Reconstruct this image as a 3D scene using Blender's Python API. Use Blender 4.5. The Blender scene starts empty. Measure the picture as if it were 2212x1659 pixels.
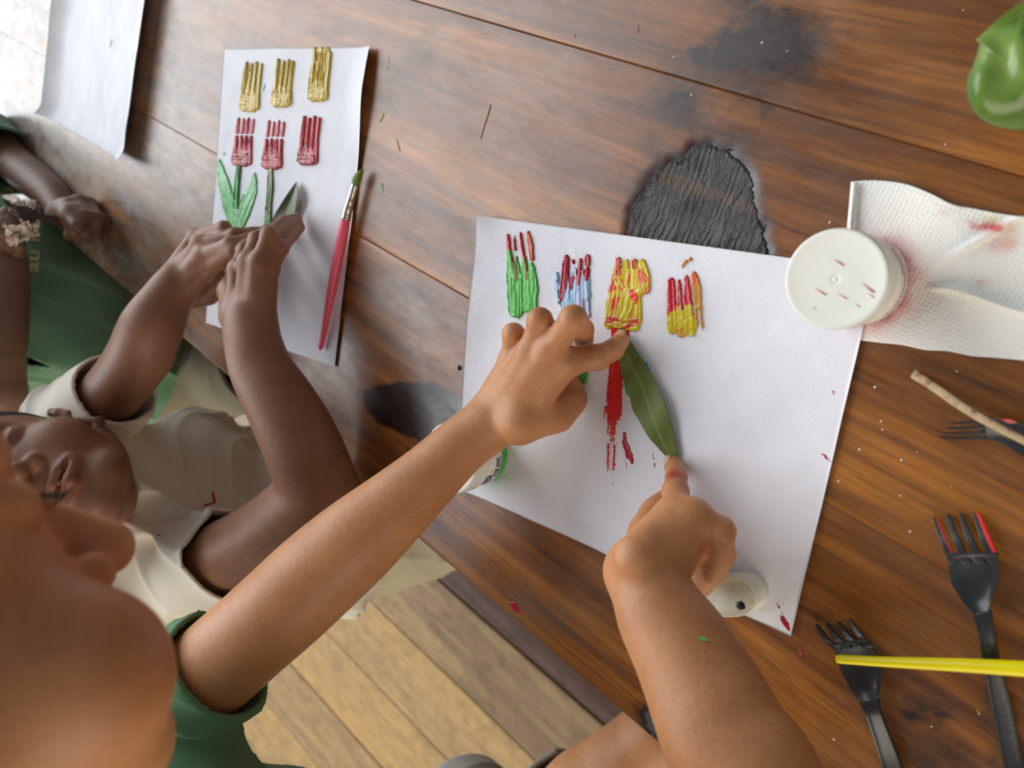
import bpy, bmesh, math, random
import numpy as np
from mathutils import Vector, Matrix
from mathutils.bvhtree import BVHTree
import openvdb as vdb

random.seed(7); rng = np.random.default_rng(7)
COL = bpy.context.scene.collection
SC = bpy.context.scene
TZ = 0.5                      # table top height above the floor
CH = 0.4486                   # camera height above the table top
RW = np.array([[0.7685418, -0.13853473, -0.62462119],
               [-0.10750635, -0.99035758, 0.08737423],
               [-0.63070269, 0.0, -0.77602456]])        # rows: camera right, down, forward
FPX = 1660.0

# ------------------------------------------------------------------ camera
cam = bpy.data.cameras.new('camera'); camo = bpy.data.objects.new('camera', cam); COL.objects.link(camo)
M = Matrix(((RW[0][0], -RW[1][0], -RW[2][0], 0), (RW[0][1], -RW[1][1], -RW[2][1], 0),
            (RW[0][2], -RW[1][2], -RW[2][2], TZ + CH), (0, 0, 0, 1)))
camo.matrix_world = M
cam.sensor_width = 36; cam.lens = FPX / 2212 * 36; cam.clip_start = 0.02
cam.dof.use_dof = True; cam.dof.focus_distance = 0.54; cam.dof.aperture_fstop = 7.0
SC.camera = camo
# ------------------------------------------------------------------ world and lights
w = bpy.data.worlds.new('world'); SC.world = w; w.use_nodes = True
w.node_tree.nodes['Background'].inputs[0].default_value = (0.92, 0.94, 1.0, 1)
w.node_tree.nodes['Background'].inputs[1].default_value = 0.20
def area(name, loc, target, sx, sy, power, col):
    l = bpy.data.lights.new(name, 'AREA'); l.shape = 'RECTANGLE'; l.size = sx; l.size_y = sy; l.energy = power; l.color = col
    o = bpy.data.objects.new(name, l); COL.objects.link(o); o.location = loc
    o.rotation_euler = (Vector(target) - Vector(loc)).to_track_quat('-Z', 'Y').to_euler()
    return o
area('window_daylight', (-4.6, 2.3, 3.6), (-0.6, 0.3, 1.8), 7.0, 6.0, 600, (0.93, 0.97, 1.0))
area('side_daylight', (0.6, -4.0, 2.4), (-0.5, -0.2, 0.5), 5.0, 2.6, 150, (1.0, 0.88, 0.72))
SC.view_settings.view_transform = 'Standard'; SC.view_settings.look = 'None'
SC.view_settings.gamma = 1; SC.view_settings.use_curve_mapping = False
SC.view_settings.exposure = 0.0

# ------------------------------------------------------------------ helpers: pixel rays to world points
def ray(px, py):
    return RW.T @ np.array([(px - 1106) / FPX, (py - 829.5) / FPX, 1.0])
def PH(px, py, h=0.0):        # point of the pixel's ray at height h above the table
    d = ray(px, py); t = (h - CH) / d[2]; return np.array([0, 0, TZ + CH]) + t * d
def PD(px, py, d):            # point of the pixel's ray at depth d
    return np.array([0, 0, TZ + CH]) + d * ray(px, py)
def depth(p):
    return float(RW[2] @ (np.asarray(p) - np.array([0, 0, TZ + CH])))
GU = np.array([0.837, -0.5472]); GV = np.array([0.5472, 0.837])
def UV(u, v, z=0.0):
    p = GU * u + GV * v; return np.array([p[0], p[1], TZ + z])
def to_uv(p):
    return np.array([p[0] * GU[0] + p[1] * GU[1], p[0] * GV[0] + p[1] * GV[1]])
def nrm(a):
    a = np.asarray(a, float); return a / np.linalg.norm(a)
def lin(r, g, b):
    f = lambda c: (c / 255 / 12.92) if c <= 10 else ((c / 255 + 0.055) / 1.055) ** 2.4
    return (f(r), f(g), f(b), 1)

# ------------------------------------------------------------------ helpers: objects
def link(name, me, parent=None, mat=None, smooth=True):
    o = bpy.data.objects.new(name, me); COL.objects.link(o)
    if mat is not None: me.materials.append(mat)
    if smooth: me.shade_smooth()
    if parent is not None:
        o.parent = parent; o.matrix_parent_inverse = parent.matrix_world.inverted()
    return o
def mesh(name, V, F, parent=None, mat=None, smooth=True):
    me = bpy.data.meshes.new(name)
    me.from_pydata([tuple(map(float, v)) for v in V], [], [tuple(map(int, f)) for f in F]); me.update()
    return link(name, me, parent, mat, smooth)
def qmesh(name, V, Q):
    me = bpy.data.meshes.new(name); V = np.asarray(V, np.float32); Q = np.asarray(Q, np.int32); n = Q.shape[1]
    me.vertices.add(len(V)); me.vertices.foreach_set('co', V.ravel())
    me.loops.add(Q.size); me.loops.foreach_set('vertex_index', Q.ravel())
    me.polygons.add(len(Q)); me.polygons.foreach_set('loop_start', np.arange(0, Q.size, n, dtype=np.int32))
    me.update(calc_edges=True); me.validate(); return me
def setcol(me, C, name='Col'):
    a = me.color_attributes.new(name, 'FLOAT_COLOR', 'POINT'); C = np.asarray(C, np.float32)
    if C.shape[1] == 3: C = np.c_[C, np.ones(len(C), np.float32)]
    a.data.foreach_set('color', C.astype(np.float32).ravel())
def setf(me, A, name):
    a = me.attributes.new(name, 'FLOAT', 'POINT'); a.data.foreach_set('value', np.asarray(A, np.float32))
def thing(name, label, cat, loc=(0, 0, 0), group=None):
    o = bpy.data.objects.new(name, None); COL.objects.link(o); o.location = tuple(map(float, loc)); o.empty_display_size = 0.05
    o.matrix_world = Matrix.Translation(Vector(tuple(map(float, loc))))
    o['label'] = label; o['category'] = cat
    if group: o['group'] = group
    return o
def tag(o, label, cat, group=None):
    o['label'] = label; o['category'] = cat
    if group: o['group'] = group
    return o
def gridfaces(nu, nv, off=0, wrap=False):
    i = np.arange(nu - 1)[:, None]; j = np.arange(nv if wrap else nv - 1)[None]; j2 = (j + 1) % nv
    return (np.stack([i * nv + j, (i + 1) * nv + j, (i + 1) * nv + j2, i * nv + j2], -1).reshape(-1, 4) + off)
def lathe(prof, center, seg=64, axis=None):
    V = []; 
    for r, z in prof:
        for k in range(seg):
            a = 2 * math.pi * k / seg; V.append((center[0] + r * math.cos(a), center[1] + r * math.sin(a), center[2] + z))
    return V, [tuple(f) for f in gridfaces(len(prof), seg, wrap=True)[:, ::-1]]
def tube(pts, rad, seg=14, flat=1.0, upv=(0, 0, 1)):
    pts = [np.asarray(p, float) for p in pts]; V = []; F = []; n = len(pts)
    for i, p in enumerate(pts):
        t = nrm(pts[min(i + 1, n - 1)] - pts[max(i - 1, 0)]); a = np.cross(upv, t)
        a = nrm(a if np.linalg.norm(a) > 1e-6 else np.cross((1, 0, 0), t)); b = np.cross(t, a)
        for k in range(seg):
            th = 2 * math.pi * k / seg; V.append(p + rad[i] * (a * math.cos(th) + b * math.sin(th) * flat))
    F = [tuple(f) for f in gridfaces(n, seg, wrap=True)]
    V.append(pts[0]); V.append(pts[-1]); a0 = len(V) - 2
    for k in range(seg):
        F.append((a0, k, (k + 1) % seg)); F.append((a0 + 1, (n - 1) * seg + (k + 1) % seg, (n - 1) * seg + k))
    return V, F
def smooth_path(P, n):
    P = np.asarray(P, float); m = len(P); s = np.linspace(0, m - 1, n); out = []
    for t in s:
        i = min(int(t), m - 2); f = t - i; a, b, c, d = P[max(i - 1, 0)], P[i], P[i + 1], P[min(i + 2, m - 1)]
        out.append(0.5 * ((2 * b) + (-a + c) * f + (2 * a - 5 * b + 4 * c - d) * f * f + (-a + 3 * b - 3 * c + d) * f ** 3))
    return np.array(out)
def vnoise(x, y, seed=0):
    xi = np.floor(x).astype(np.int64); yi = np.floor(y).astype(np.int64); xf = x - xi; yf = y - yi
    def h(a, b):
        n = (a * 374761393 + b * 668265263 + seed * 974634777) & 0xffffffff
        n = ((n ^ (n >> 13)) * 1274126177) & 0xffffffff; return ((n ^ (n >> 16)) & 0xffff) / 65535.0
    u = xf * xf * (3 - 2 * xf); v = yf * yf * (3 - 2 * yf)
    return (h(xi, yi) * (1 - u) + h(xi + 1, yi) * u) * (1 - v) + (h(xi, yi + 1) * (1 - u) + h(xi + 1, yi + 1) * u) * v
def fbm(x, y, seed=0, o=3):
    s = 0; a = 0.5
    for i in range(o): s = s + a * (vnoise(x * 2 ** i, y * 2 ** i, seed + i) - 0.5) * 2; a *= 0.5
    return s
def sdpoly(X, Y, poly):       # signed distance to polygon, negative inside
    poly = np.asarray(poly, float); d = np.full(X.shape, 1e9); inside = np.zeros(X.shape, bool); n = len(poly)
    for i in range(n):
        a, b = poly[i], poly[(i + 1) % n]; ex, ey = b - a; wx = X - a[0]; wy = Y - a[1]
        t = np.clip((wx * ex + wy * ey) / (ex * ex + ey * ey + 1e-15), 0, 1)
        d = np.minimum(d, np.hypot(wx - ex * t, wy - ey * t))
        c = ((a[1] > Y) != (b[1] > Y)) & (X < (b[0] - a[0]) * (Y - a[1]) / (b[1] - a[1] + 1e-15) + a[0]); inside ^= c
    return np.where(inside, -d, d)
def sdline(X, Y, P):
    P = np.asarray(P, float); d = np.full(X.shape, 1e9); tt = np.zeros(X.shape); side = np.zeros(X.shape); L = 0
    for a, b in zip(P[:-1], P[1:]):
        e = b - a; l = np.hypot(*e) + 1e-12; wx = X - a[0]; wy = Y - a[1]
        t = np.clip((wx * e[0] + wy * e[1]) / l ** 2, 0, 1); q = np.hypot(wx - e[0] * t, wy - e[1] * t)
        m = q < d; d = np.where(m, q, d); tt = np.where(m, L + t * l, tt); side = np.where(m, (wx * e[1] - wy * e[0]) / l, side); L += l
    return d, tt, side, L

# ------------------------------------------------------------------ helpers: materials
class NT:
    def __init__(s, name):
        s.m = bpy.data.materials.new(name); s.m.use_nodes = True; s.t = s.m.node_tree; s.b = s.t.nodes['Principled BSDF']
    def n(s, typ, **kw):
        nd = s.t.nodes.new(typ)
        for k, v in kw.items(): setattr(nd, k, v)
        return nd
    def set(s, node, sock, v):
        i = node.inputs[sock]
        if isinstance(v, bpy.types.NodeSocket): s.t.links.new(v, i)
        else: i.default_value = v
    def p(s, **kw):
        names = {'col': 'Base Color', 'rough': 'Roughness', 'spec': 'Specular IOR Level', 'normal': 'Normal', 'metal': 'Metallic',
                 'trans': 'Transmission Weight', 'coat': 'Coat Weight', 'coatr': 'Coat Roughness', 'sss': 'Subsurface Weight', 'sheen': 'Sheen Weight', 'alpha': 'Alpha', 'ior': 'IOR'}
        for k, v in kw.items(): s.set(s.b, names[k], v)
        return s
    def coord(s, kind='Object', scale=(1, 1, 1), rot=(0, 0, 0)):
        c = s.n('ShaderNodeTexCoord'); m = s.n('ShaderNodeMapping'); s.t.links.new(c.outputs[kind], m.inputs[0])
        m.inputs['Scale'].default_value = scale; m.inputs['Rotation'].default_value = rot; return m.outputs[0]
    def noise(s, vec, scale=5, detail=3, rough=0.5, dist=0.0):
        x = s.n('ShaderNodeTexNoise'); s.set(x, 'Vector', vec); s.set(x, 'Scale', scale); s.set(x, 'Detail', detail); s.set(x, 'Roughness', rough); s.set(x, 'Distortion', dist)
        return x.outputs[0]
    def ramp(s, f, stops):
        r = s.n('ShaderNodeValToRGB'); s.set(r, 0, f); e = r.color_ramp.elements
        while len(e) < len(stops): e.new(0.5)
        for q, (p, c) in zip(e, stops):
            q.position = p; q.color = c if len(c) == 4 else (*c, 1)
        return r.outputs[0]
    def mix(s, f, a, b, mode='MIX'):
        m = s.n('ShaderNodeMix', data_type='RGBA', blend_type=mode); s.set(m, 0, f); s.set(m, 6, a); s.set(m, 7, b); return m.outputs[2]
    def math(s, op, a, b=0.0, clamp=False):
        m = s.n('ShaderNodeMath', operation=op, use_clamp=clamp); s.set(m, 0, a); s.set(m, 1, b); return m.outputs[0]
    def attr(s, name, out='Fac'):
        a = s.n('ShaderNodeAttribute', attribute_name=name); return a.outputs[out]
    def bump(s, h, strength=0.3, dist=0.001, normal=None):
        b = s.n('ShaderNodeBump'); s.set(b, 'Height', h); s.set(b, 'Strength', strength); s.set(b, 'Distance', dist)
        if normal is not None: s.set(b, 'Normal', normal)
        return b.outputs[0]
def g3(v): return (v, v, v, 1)
ROTG = (0, 0, -math.atan2(GU[1], GU[0]))

def simple(name, col, rough=0.5, var=0.08, scale=40, bumps=0.0, bdist=0.0005, **kw):
    n = NT(name); v = n.coord(); f = n.noise(v, scale, 4)
    lo = tuple(c * (1 - var) for c in col[:3]) + (1,); hi = tuple(min(1, c * (1 + var)) for c in col[:3]) + (1,)
    n.p(col=n.ramp(f, [(0.3, lo), (0.7, hi)]), rough=rough, **kw)
    if bumps: n.p(normal=n.bump(n.noise(v, scale * 6, 3), bumps, bdist))
    return n.m

def skin(name, base, dark):
    n = NT(name); v = n.coord(); f = n.noise(v, 14, 4, 0.55); fine = n.noise(v, 900, 2)
    c = n.ramp(f, [(0.3, dark), (0.7, base)])
    c = n.mix(1.0, c, n.attr('Col', 'Color'), 'MULTIPLY')
    c = n.mix(0.30, c, n.ramp(n.noise(v, 260, 5, 0.75), [(0.32, g3(0.55)), (0.55, g3(1.0))]), 'MULTIPLY')
    c = n.mix(n.math('MULTIPLY', n.ramp(n.noise(v, 38, 3), [(0.45, g3(0)), (0.75, g3(1))]), 0.25), c, tuple(min(1, x * 1.25) for x in base[:3]) + (1,))
    n.p(col=c, rough=0.48, spec=0.5, sss=0.06, normal=n.bump(n.math('ADD', fine, n.math('MULTIPLY', n.noise(v, 160, 4), 0.8)), 0.32, 0.0007))
    n.b.inputs['Subsurface Radius'].default_value = (0.012, 0.004, 0.002)
    n.b.inputs['Subsurface Scale'].default_value = 0.5
    return n.m
def cloth(name, col, var=0.1):
    n = NT(name); v = n.coord(); f = n.noise(v, 18, 4)
    lo = tuple(c * (1 - var) for c in col[:3]) + (1,); hi = tuple(min(1, c * (1 + var)) for c in col[:3]) + (1,)
    wv = n.n('ShaderNodeTexWave'); n.set(wv, 'Vector', v); n.set(wv, 'Scale', 330.0); n.set(wv, 'Distortion', 1.5)
    n.p(col=n.ramp(f, [(0.3, lo), (0.7, hi)]), rough=0.85, spec=0.2, sheen=0.25,
        normal=n.bump(n.math('ADD', wv.outputs[1], n.noise(v, 500, 3)), 0.25, 0.0006))
    return n.m
M_skin_near = skin('skin_warm_brown', lin(206, 146, 98), lin(184, 122, 78))
M_skin_mid = skin('skin_deep_brown', lin(152, 106, 80), lin(130, 88, 64))
M_skin_far = skin('skin_dark_brown', lin(128, 92, 72), lin(106, 74, 58))
M_green = cloth('green_jersey', lin(96, 138, 100))
M_green2 = cloth('dark_green_jersey', lin(112, 152, 118))
M_beige = cloth('beige_cotton', lin(236, 228, 212), 0.04)
M_cream = cloth('cream_cotton', lin(205, 195, 165), 0.05)
M_khaki = cloth('khaki_cotton', lin(150, 142, 116), 0.06)
M_grey = cloth('grey_cotton', lin(150, 148, 142), 0.06)
M_hair = simple('black_hair', (0.012, 0.010, 0.009), 0.8, 0.3, 200, 0.8, 0.002)
M_nail = simple('nail', lin(214, 172, 140), 0.3, 0.05)
M_eye = simple('eye_white', lin(220, 214, 205), 0.15)
M_lash = simple('lash', (0.01, 0.008, 0.007), 0.6)

def wood_table():
    n = NT('varnished_table_wood'); v = n.coord('Object', (1, 1, 1), ROTG)
    def mp(sc):
        m = n.n('ShaderNodeMapping'); n.t.links.new(v, m.inputs[0]); m.inputs['Scale'].default_value = sc; return m.outputs[0]
    oi = n.n('ShaderNodeObjectInfo')
    off = n.n('ShaderNodeVectorMath', operation='ADD'); 
    cmb = n.n('ShaderNodeCombineXYZ'); n.set(cmb, 0, n.math('MULTIPLY', oi.outputs['Random'], 37.0)); n.set(cmb, 1, n.math('MULTIPLY', oi.outputs['Random'], 11.0))
    def mo(sc):
        a = n.n('ShaderNodeVectorMath', operation='ADD'); n.t.links.new(mp(sc), a.inputs[0]); n.t.links.new(cmb.outputs[0], a.inputs[1]); return a.outputs[0]
    g1 = n.noise(mo((1.3, 13, 1)), 1.6, 7, 0.62, 1.2)       # broad figure
    g2 = n.noise(mo((6, 150, 1)), 1.0, 5, 0.6, 0.6)       # fine grain
    g3_ = n.noise(mo((14, 420, 1)), 1.0, 4, 0.7, 0.3)       # pores
    pat = n.noise(mo((5, 6, 1)), 1.0, 4, 0.6, 1.0)
    c = n.ramp(g1, [(0.20, lin(70, 36, 14)), (0.36, lin(108, 60, 22)), (0.50, lin(144, 86, 30)), (0.64, lin(180, 112, 40)), (0.82, lin(214, 148, 58))])
    c = n.mix(0.62, c, n.ramp(g2, [(0.28, g3(0.40)), (0.60, g3(1.0))]), 'MULTIPLY')
    g4 = n.noise(mo((2.2, 48, 1)), 1.0, 6, 0.7, 1.5); c = n.mix(0.7, c, n.ramp(g4, [(0.34, g3(0.42)), (0.52, g3(1.0))]), 'MULTIPLY')
    c = n.mix(0.55, c, n.ramp(g3_, [(0.30, g3(0.25)), (0.50, g3(1.0))]), 'MULTIPLY')
    c = n.mix(n.math('MULTIPLY', n.ramp(pat, [(0.45, g3(0)), (0.72, g3(1))]), 0.5), c, lin(98, 72, 50))
    burn = n.attr('burn'); stain = n.attr('stain'); grey = n.attr('grey')
    edge = n.math('MULTIPLY', n.math('SUBTRACT', n.noise(mo((160, 420, 1)), 1, 4, 0.6), 0.5), 0.35)
    sm = n.ramp(n.math('ADD', stain, edge), [(0.16, g3(0)), (0.50, g3(1))])
    glare_mix = n.math('MULTIPLY', n.ramp(n.noise(mo((34, 60, 1)), 1.0, 6, 0.72, 0.5), [(0.38, g3(0.25)), (0.62, g3(1))]), n.attr('painted_glare'))
    c = n.mix(n.math('MULTIPLY', glare_mix, 0.75), c, lin(158, 162, 158))  # pale mottled tint: window glare painted into the wood colour
    c = n.mix(n.math('MULTIPLY', grey, 0.5), c, lin(120, 110, 96))
    c = n.mix(n.math('MULTIPLY', sm, 0.95), c, lin(26, 14, 15))
    bm = n.ramp(n.math('ADD', burn, edge), [(0.60, g3(0)), (0.70, g3(1))])
    halo = n.ramp(burn, [(0.10, g3(0)), (0.50, g3(1))])
    c = n.mix(n.math('MULTIPLY', halo, 0.93), c, lin(24, 8, 14))
    ch = n.noise(mo((55, 40, 1)), 1.0, 6, 0.75, 0.8); ridge = n.n('ShaderNodeTexWave'); n.set(ridge, 'Vector', mp((60, 14, 1))); n.set(ridge, 'Scale', 1.0); n.set(ridge, 'Distortion', 16.0); n.set(ridge, 'Detail', 6.0); n.set(ridge, 'Detail Scale', 1.1); n.set(ridge, 'Detail Roughness', 0.65)
    cc = n.ramp(ch, [(0.3, lin(16, 15, 16)), (0.52, lin(44, 43, 42)), (0.66, lin(84, 82, 80)), (0.8, lin(120, 118, 114))])
    cc = n.mix(n.math('MULTIPLY', n.ramp(n.noise(mo((5, 50, 1)), 1.2, 3), [(0.55, g3(0)), (0.68, g3(1))]), 0.6), cc, lin(92, 58, 34))
    c = n.mix(bm, c, cc)
    r = n.ramp(n.noise(mo((30, 60, 1)), 1.0, 6, 0.7), [(0.3, g3(0.22)), (0.7, g3(0.42))])
    r = n.mix(bm, r, g3(0.5)); r = n.mix(n.math('MULTIPLY', grey, 0.6), r, g3(0.5))
    h = n.math('ADD', n.math('MULTIPLY', g2, 0.5), n.math('MULTIPLY', g3_, 0.5))
    scr = n.noise(mo((60, 70, 1)), 1.0, 6, 0.8)
    h = n.math('ADD', h, n.math('MULTIPLY', scr, 0.5))
    nb = n.bump(h, 0.22, 0.0007)
    pm = n.ramp(n.noise(mo((9, 12, 1)), 1.0, 4, 0.7), [(0.40, g3(0.08)), (0.62, g3(1))]); hb = n.math('MULTIPLY', n.math('ADD', n.math('MULTIPLY', ridge.outputs[1], pm), n.math('MULTIPLY', ch, 1.5)), bm)
    n.p(col=c, rough=r, spec=0.8, normal=n.bump(hb, 0.9, 0.004, nb))
    return n.m
M_table = wood_table()
def wood_floor(name, stops, fine=0.5):
    n = NT(name); oi = n.n('ShaderNodeObjectInfo')
    def mo(sc):
        a = n.n('ShaderNodeVectorMath', operation='ADD'); n.t.links.new(n.coord('Object', (1, 1, 1), ROTG), a.inputs[0])
        b = n.n('ShaderNodeVectorMath', operation='MULTIPLY'); n.t.links.new(a.outputs[0], b.inputs[0]); b.inputs[1].default_value = sc
        cmb = n.n('ShaderNodeCombineXYZ'); n.set(cmb, 0, n.math('MULTIPLY', oi.outputs['Random'], 57.0)); n.set(cmb, 2, n.math('MULTIPLY', oi.outputs['Random'], 19.0))
        d = n.n('ShaderNodeVectorMath', operation='ADD'); n.t.links.new(b.outputs[0], d.inputs[0]); n.t.links.new(cmb.outputs[0], d.inputs[1]); return d.outputs[0]
    g1 = n.noise(mo((2, 14, 1)), 1.2, 6, 0.6, 1.0); g2 = n.noise(mo((9, 120, 1)), 1, 5, 0.65, 0.8); sp = n.noise(mo((28, 34, 1)), 1, 6, 0.75, 0.6)
    c = n.ramp(n.math('ADD', n.math('MULTIPLY', g1, 0.62), n.math('MULTIPLY', oi.outputs['Random'], 0.38)), stops)
    c = n.mix(fine, c, n.ramp(g2, [(0.25, g3(0.55)), (0.6, g3(1.0))]), 'MULTIPLY')
    c = n.mix(0.6, c, n.ramp(sp, [(0.34, g3(0.55)), (0.55, g3(1.0))]), 'MULTIPLY')
    n.p(col=c, rough=0.5, spec=0.35, normal=n.bump(n.math('ADD', g2, sp), 0.35, 0.0012))
    return n.m
M_floor = wood_floor('worn_floor_boards', [(0.25, lin(126, 104, 82)), (0.42, lin(158, 132, 98)), (0.56, lin(178, 148, 104)), (0.75, lin(196, 160, 104))])
M_floor_dark = wood_floor('dark_floor_board', [(0.2, lin(84, 62, 54)), (0.42, lin(112, 86, 74)), (0.6, lin(150, 120, 94)), (0.8, lin(96, 74, 64))], 0.9)

# ------------------------------------------------------------------ setting: floor
fl = mesh('floor', [UV(-5.5, -3.2, -TZ - 0.03), UV(2.5, -3.2, -TZ - 0.03), UV(2.5, 2.2, -TZ - 0.03), UV(-5.5, 2.2, -TZ - 0.03),
                    UV(-5.5, -3.2, -TZ - 0.02), UV(2.5, -3.2, -TZ - 0.02), UV(2.5, 2.2, -TZ - 0.02), UV(-5.5, 2.2, -TZ - 0.02)],
          [(3, 2, 1, 0), (4, 5, 6, 7), (0, 1, 5, 4), (1, 2, 6, 5), (2, 3, 7, 6), (3, 0, 4, 7)], None, M_floor_dark, False)
fl['kind'] = 'structure'
def board(name, u0, u1, v0, v1, z0, z1, parent, mat, bev=0.002):
    bm = bmesh.new(); vs = [bm.verts.new(UV(u, v, z)) for z in (z0, z1) for u, v in ((u0, v0), (u1, v0), (u1, v1), (u0, v1))]
    for f in ((3, 2, 1, 0), (4, 5, 6, 7), (0, 1, 5, 4), (1, 2, 6, 5), (2, 3, 7, 6), (3, 0, 4, 7)): bm.faces.new([vs[i] for i in f])
    bmesh.ops.bevel(bm, geom=bm.edges[:], offset=bev, segments=1, affect='EDGES')
    me = bpy.data.meshes.new(name); bm.to_mesh(me); bm.free(); return link(name, me, parent, mat, False)
v = -0.6715 - 0.1505 * 16; k = 0
while v < 2.1:
    js = [-5.5, -3.6 + 0.9 * ((k * 37) % 5) / 5, 2.5] if k % 3 else [-5.5, 2.5]
    dark = abs(v + 0.822) < 0.02
    for a, b in zip(js[:-1], js[1:]):
        p_ = board('plank', a + 0.0015, b - 0.0015, v + 0.0016, v + 0.1505 - 0.0016, -TZ - 0.02, -TZ + 0.0008 * ((k * 7) % 3 - 1), fl, M_floor_dark if dark else M_floor, 0.002)
    v += 0.1505; k += 1

# ------------------------------------------------------------------ table
table = thing('wooden_table', 'low varnished brown wooden table with burn marks and paint stains', 'table', UV(-0.6, 0.12, -TZ))
def pxuv(pts): return np.array([to_uv(PH(x, y, 0)) for x, y in pts])
BURN = [pxuv([(1362, 505), (1368, 450), (1392, 402), (1428, 362), (1476, 336), (1500, 314), (1545, 310), (1585, 322), (1612, 352), (1628, 395), (1636, 440), (1650, 490), (1652, 560), (1620, 640), (1480, 640), (1390, 590)]),
        pxuv([(1385, 1540), (1410, 1525), (1432, 1550), (1440, 1600), (1432, 1625), (1400, 1592)])]
STAIN = [(pxuv([(1545, 70), (1590, 45), (1640, 30), (1690, 35), (1730, 60), (1742, 95), (1725, 130), (1680, 140), (1650, 165), (1600, 150), (1550, 160), (1525, 130), (1545, 110)]), 0.9, 0.012),
         (pxuv([(1500, 110), (1520, 98), (1535, 120), (1520, 138), (1502, 132)]), 1.0, 0.003),
         (pxuv([(1440, 185), (1500, 170), (1525, 200), (1500, 240), (1470, 250), (1435, 225)]), 0.75, 0.012),
         (pxuv([(1570, 40), (1540, 0), (1560, -40), (1700, -40), (1660, 20), (1620, 60)]), 0.62, 0.014),
         (pxuv([(1630, 200), (1640, 196), (1668, 238), (1664, 250), (1652, 250)]), 0.7, 0.003),
         (pxuv([(1395, 285), (1420, 300), (1425, 340), (1405, 370), (1395, 340)]), 0.5, 0.008),
         (pxuv([(1540, 165), (1575, 160), (1560, 185), (1548, 204)]), 0.6, 0.006),
         (pxuv([(786, 866), (790, 845), (815, 834), (870, 830), (935, 832), (965, 845), (985, 868), (1002, 905), (1000, 960), (950, 990), (900, 945), (850, 925), (815, 912), (798, 890)]), 1.15, 0.002),
         (pxuv([(1965, 1515), (2000, 1508), (2040, 1530), (2056, 1545), (2040, 1570), (2005, 1560), (1985, 1540)]), 0.85, 0.005),
         (pxuv([(1950, 1540), (1980, 1535), (1985, 1550), (1965, 1556)]), 0.9, 0.003),
         (pxuv([(2100, 1515), (2150, 1510), (2160, 1550), (2120, 1560)]), 0.6, 0.008),
         (pxuv([(2010, 1600), (2060, 1590), (2100, 1620), (2090, 1659), (2000, 1659), (1990, 1630)]), 0.55, 0.012),
         (pxuv([(2132, 1628), (2150, 1622), (2160, 1640), (2145, 1650)]), 0.9, 0.003),
         (pxuv([(1785, 580), (1800, 575), (1805, 590)]), 0.5, 0.003),
         (pxuv([(972, 780), (998, 778), (1004, 806), (985, 815)]), 0.5, 0.006)]
GREY = [(pxuv([(955, 10), (975, 15), (905, 140), (840, 230), (800, 270), (790, 255), (860, 150)]), 0.9, 0.006),
        (pxuv([(1178, 428), (1200, 428), (1255, 455), (1262, 468), (1245, 475), (1205, 455)]), 1.0, 0.003),
        (pxuv([(1120, 1300), (1160, 1312), (1215, 1318), (1235, 1332), (1200, 1350), (1150, 1345)]), 0.8, 0.01)]
us = np.concatenate([np.linspace(-2.05, -1.5, 12), np.arange(-1.48, 0.12, 0.0031), np.linspace(0.14, 0.5, 8)])
vb = [-0.368, -0.1575, 0.036, 0.232, 0.428, 0.62]
for b in range(5):
    v0, v1 = vb[b] + 0.00006, vb[b + 1] - 0.00006
    dv = 0.0031 if b < 3 else 0.01
    vs_ = np.concatenate([[v0], np.linspace(v0 + 0.0012, v1 - 0.0012, int((v1 - v0) / dv)), [v1]])
    U, Vv = np.meshgrid(us, vs_, indexing='ij')
    ex = fbm(U * 60, Vv * 60, 5) * 0.006 + fbm(U * 260, Vv * 260, 9) * 0.0025
    bd = np.full(U.shape, 1e9)
    for pl in BURN: bd = np.minimum(bd, sdpoly(U, Vv, pl))
    bd = bd + ex; burn = 1 / (1 + np.exp((bd - 0.002) / 0.0042))
    st = np.zeros(U.shape)
    for pl, s_, so in STAIN: st = np.maximum(st, s_ / (1 + np.exp((sdpoly(U, Vv, pl) + ex * (0.6 if so < 0.004 else 1.6)) / so)))
    gr = np.zeros(U.shape)
    for pl, s_, so in GREY: gr = np.maximum(gr, s_ / (1 + np.exp((sdpoly(U, Vv, pl) + ex) / so)))
    Z = -0.0022 * np.clip(burn * 1.6 - 0.6, 0, 1) * (1 + 0.5 * fbm(U * 120, Vv * 90, 3)) + 0.0006 * np.clip(burn * 1.6 - 0.6, 0, 1) * fbm(U * 260, Vv * 70, 4, 3)
    Z[:, 0] = -0.0002; Z[:, -1] = -0.0002
    P = U[..., None] * np.append(GU, 0) + Vv[..., None] * np.append(GV, 0); P[..., 2] = TZ + Z
    nu, nv = U.shape; V3 = P.reshape(-1, 3)
    Q = gridfaces(nu, nv)
    # sides and underside
    loop = [i * nv for i in range(nu)] + [(nu - 1) * nv + j for j in range(1, nv)] + [i * nv + nv - 1 for i in range(nu - 2, -1, -1)] + [j for j in range(nv - 2, 0, -1)]
    L0 = len(V3); low = V3[loop].copy(); low[:, 2] = TZ - 0.034; n_ = len(loop)
    S = np.array([(loop[i], L0 + i, L0 + (i + 1) % n_, loop[(i + 1) % n_]) for i in range(n_)])
    me = qmesh('board', np.r_[V3, low], np.r_[Q, S])
    pad = np.zeros(n_); setf(me, np.r_[burn.ravel(), pad], 'burn'); setf(me, np.r_[st.ravel(), pad], 'stain'); setf(me, np.r_[gr.ravel(), pad], 'grey'); sc_ = np.clip((-0.62 - U + 0.12 * fbm(U * 5, Vv * 12, 77)) / 0.55, 0, 1); setf(me, np.r_[sc_.ravel(), pad], 'painted_glare')  # last mask: painted glare, stronger towards the far end
    link('board', me, table, M_table)
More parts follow.
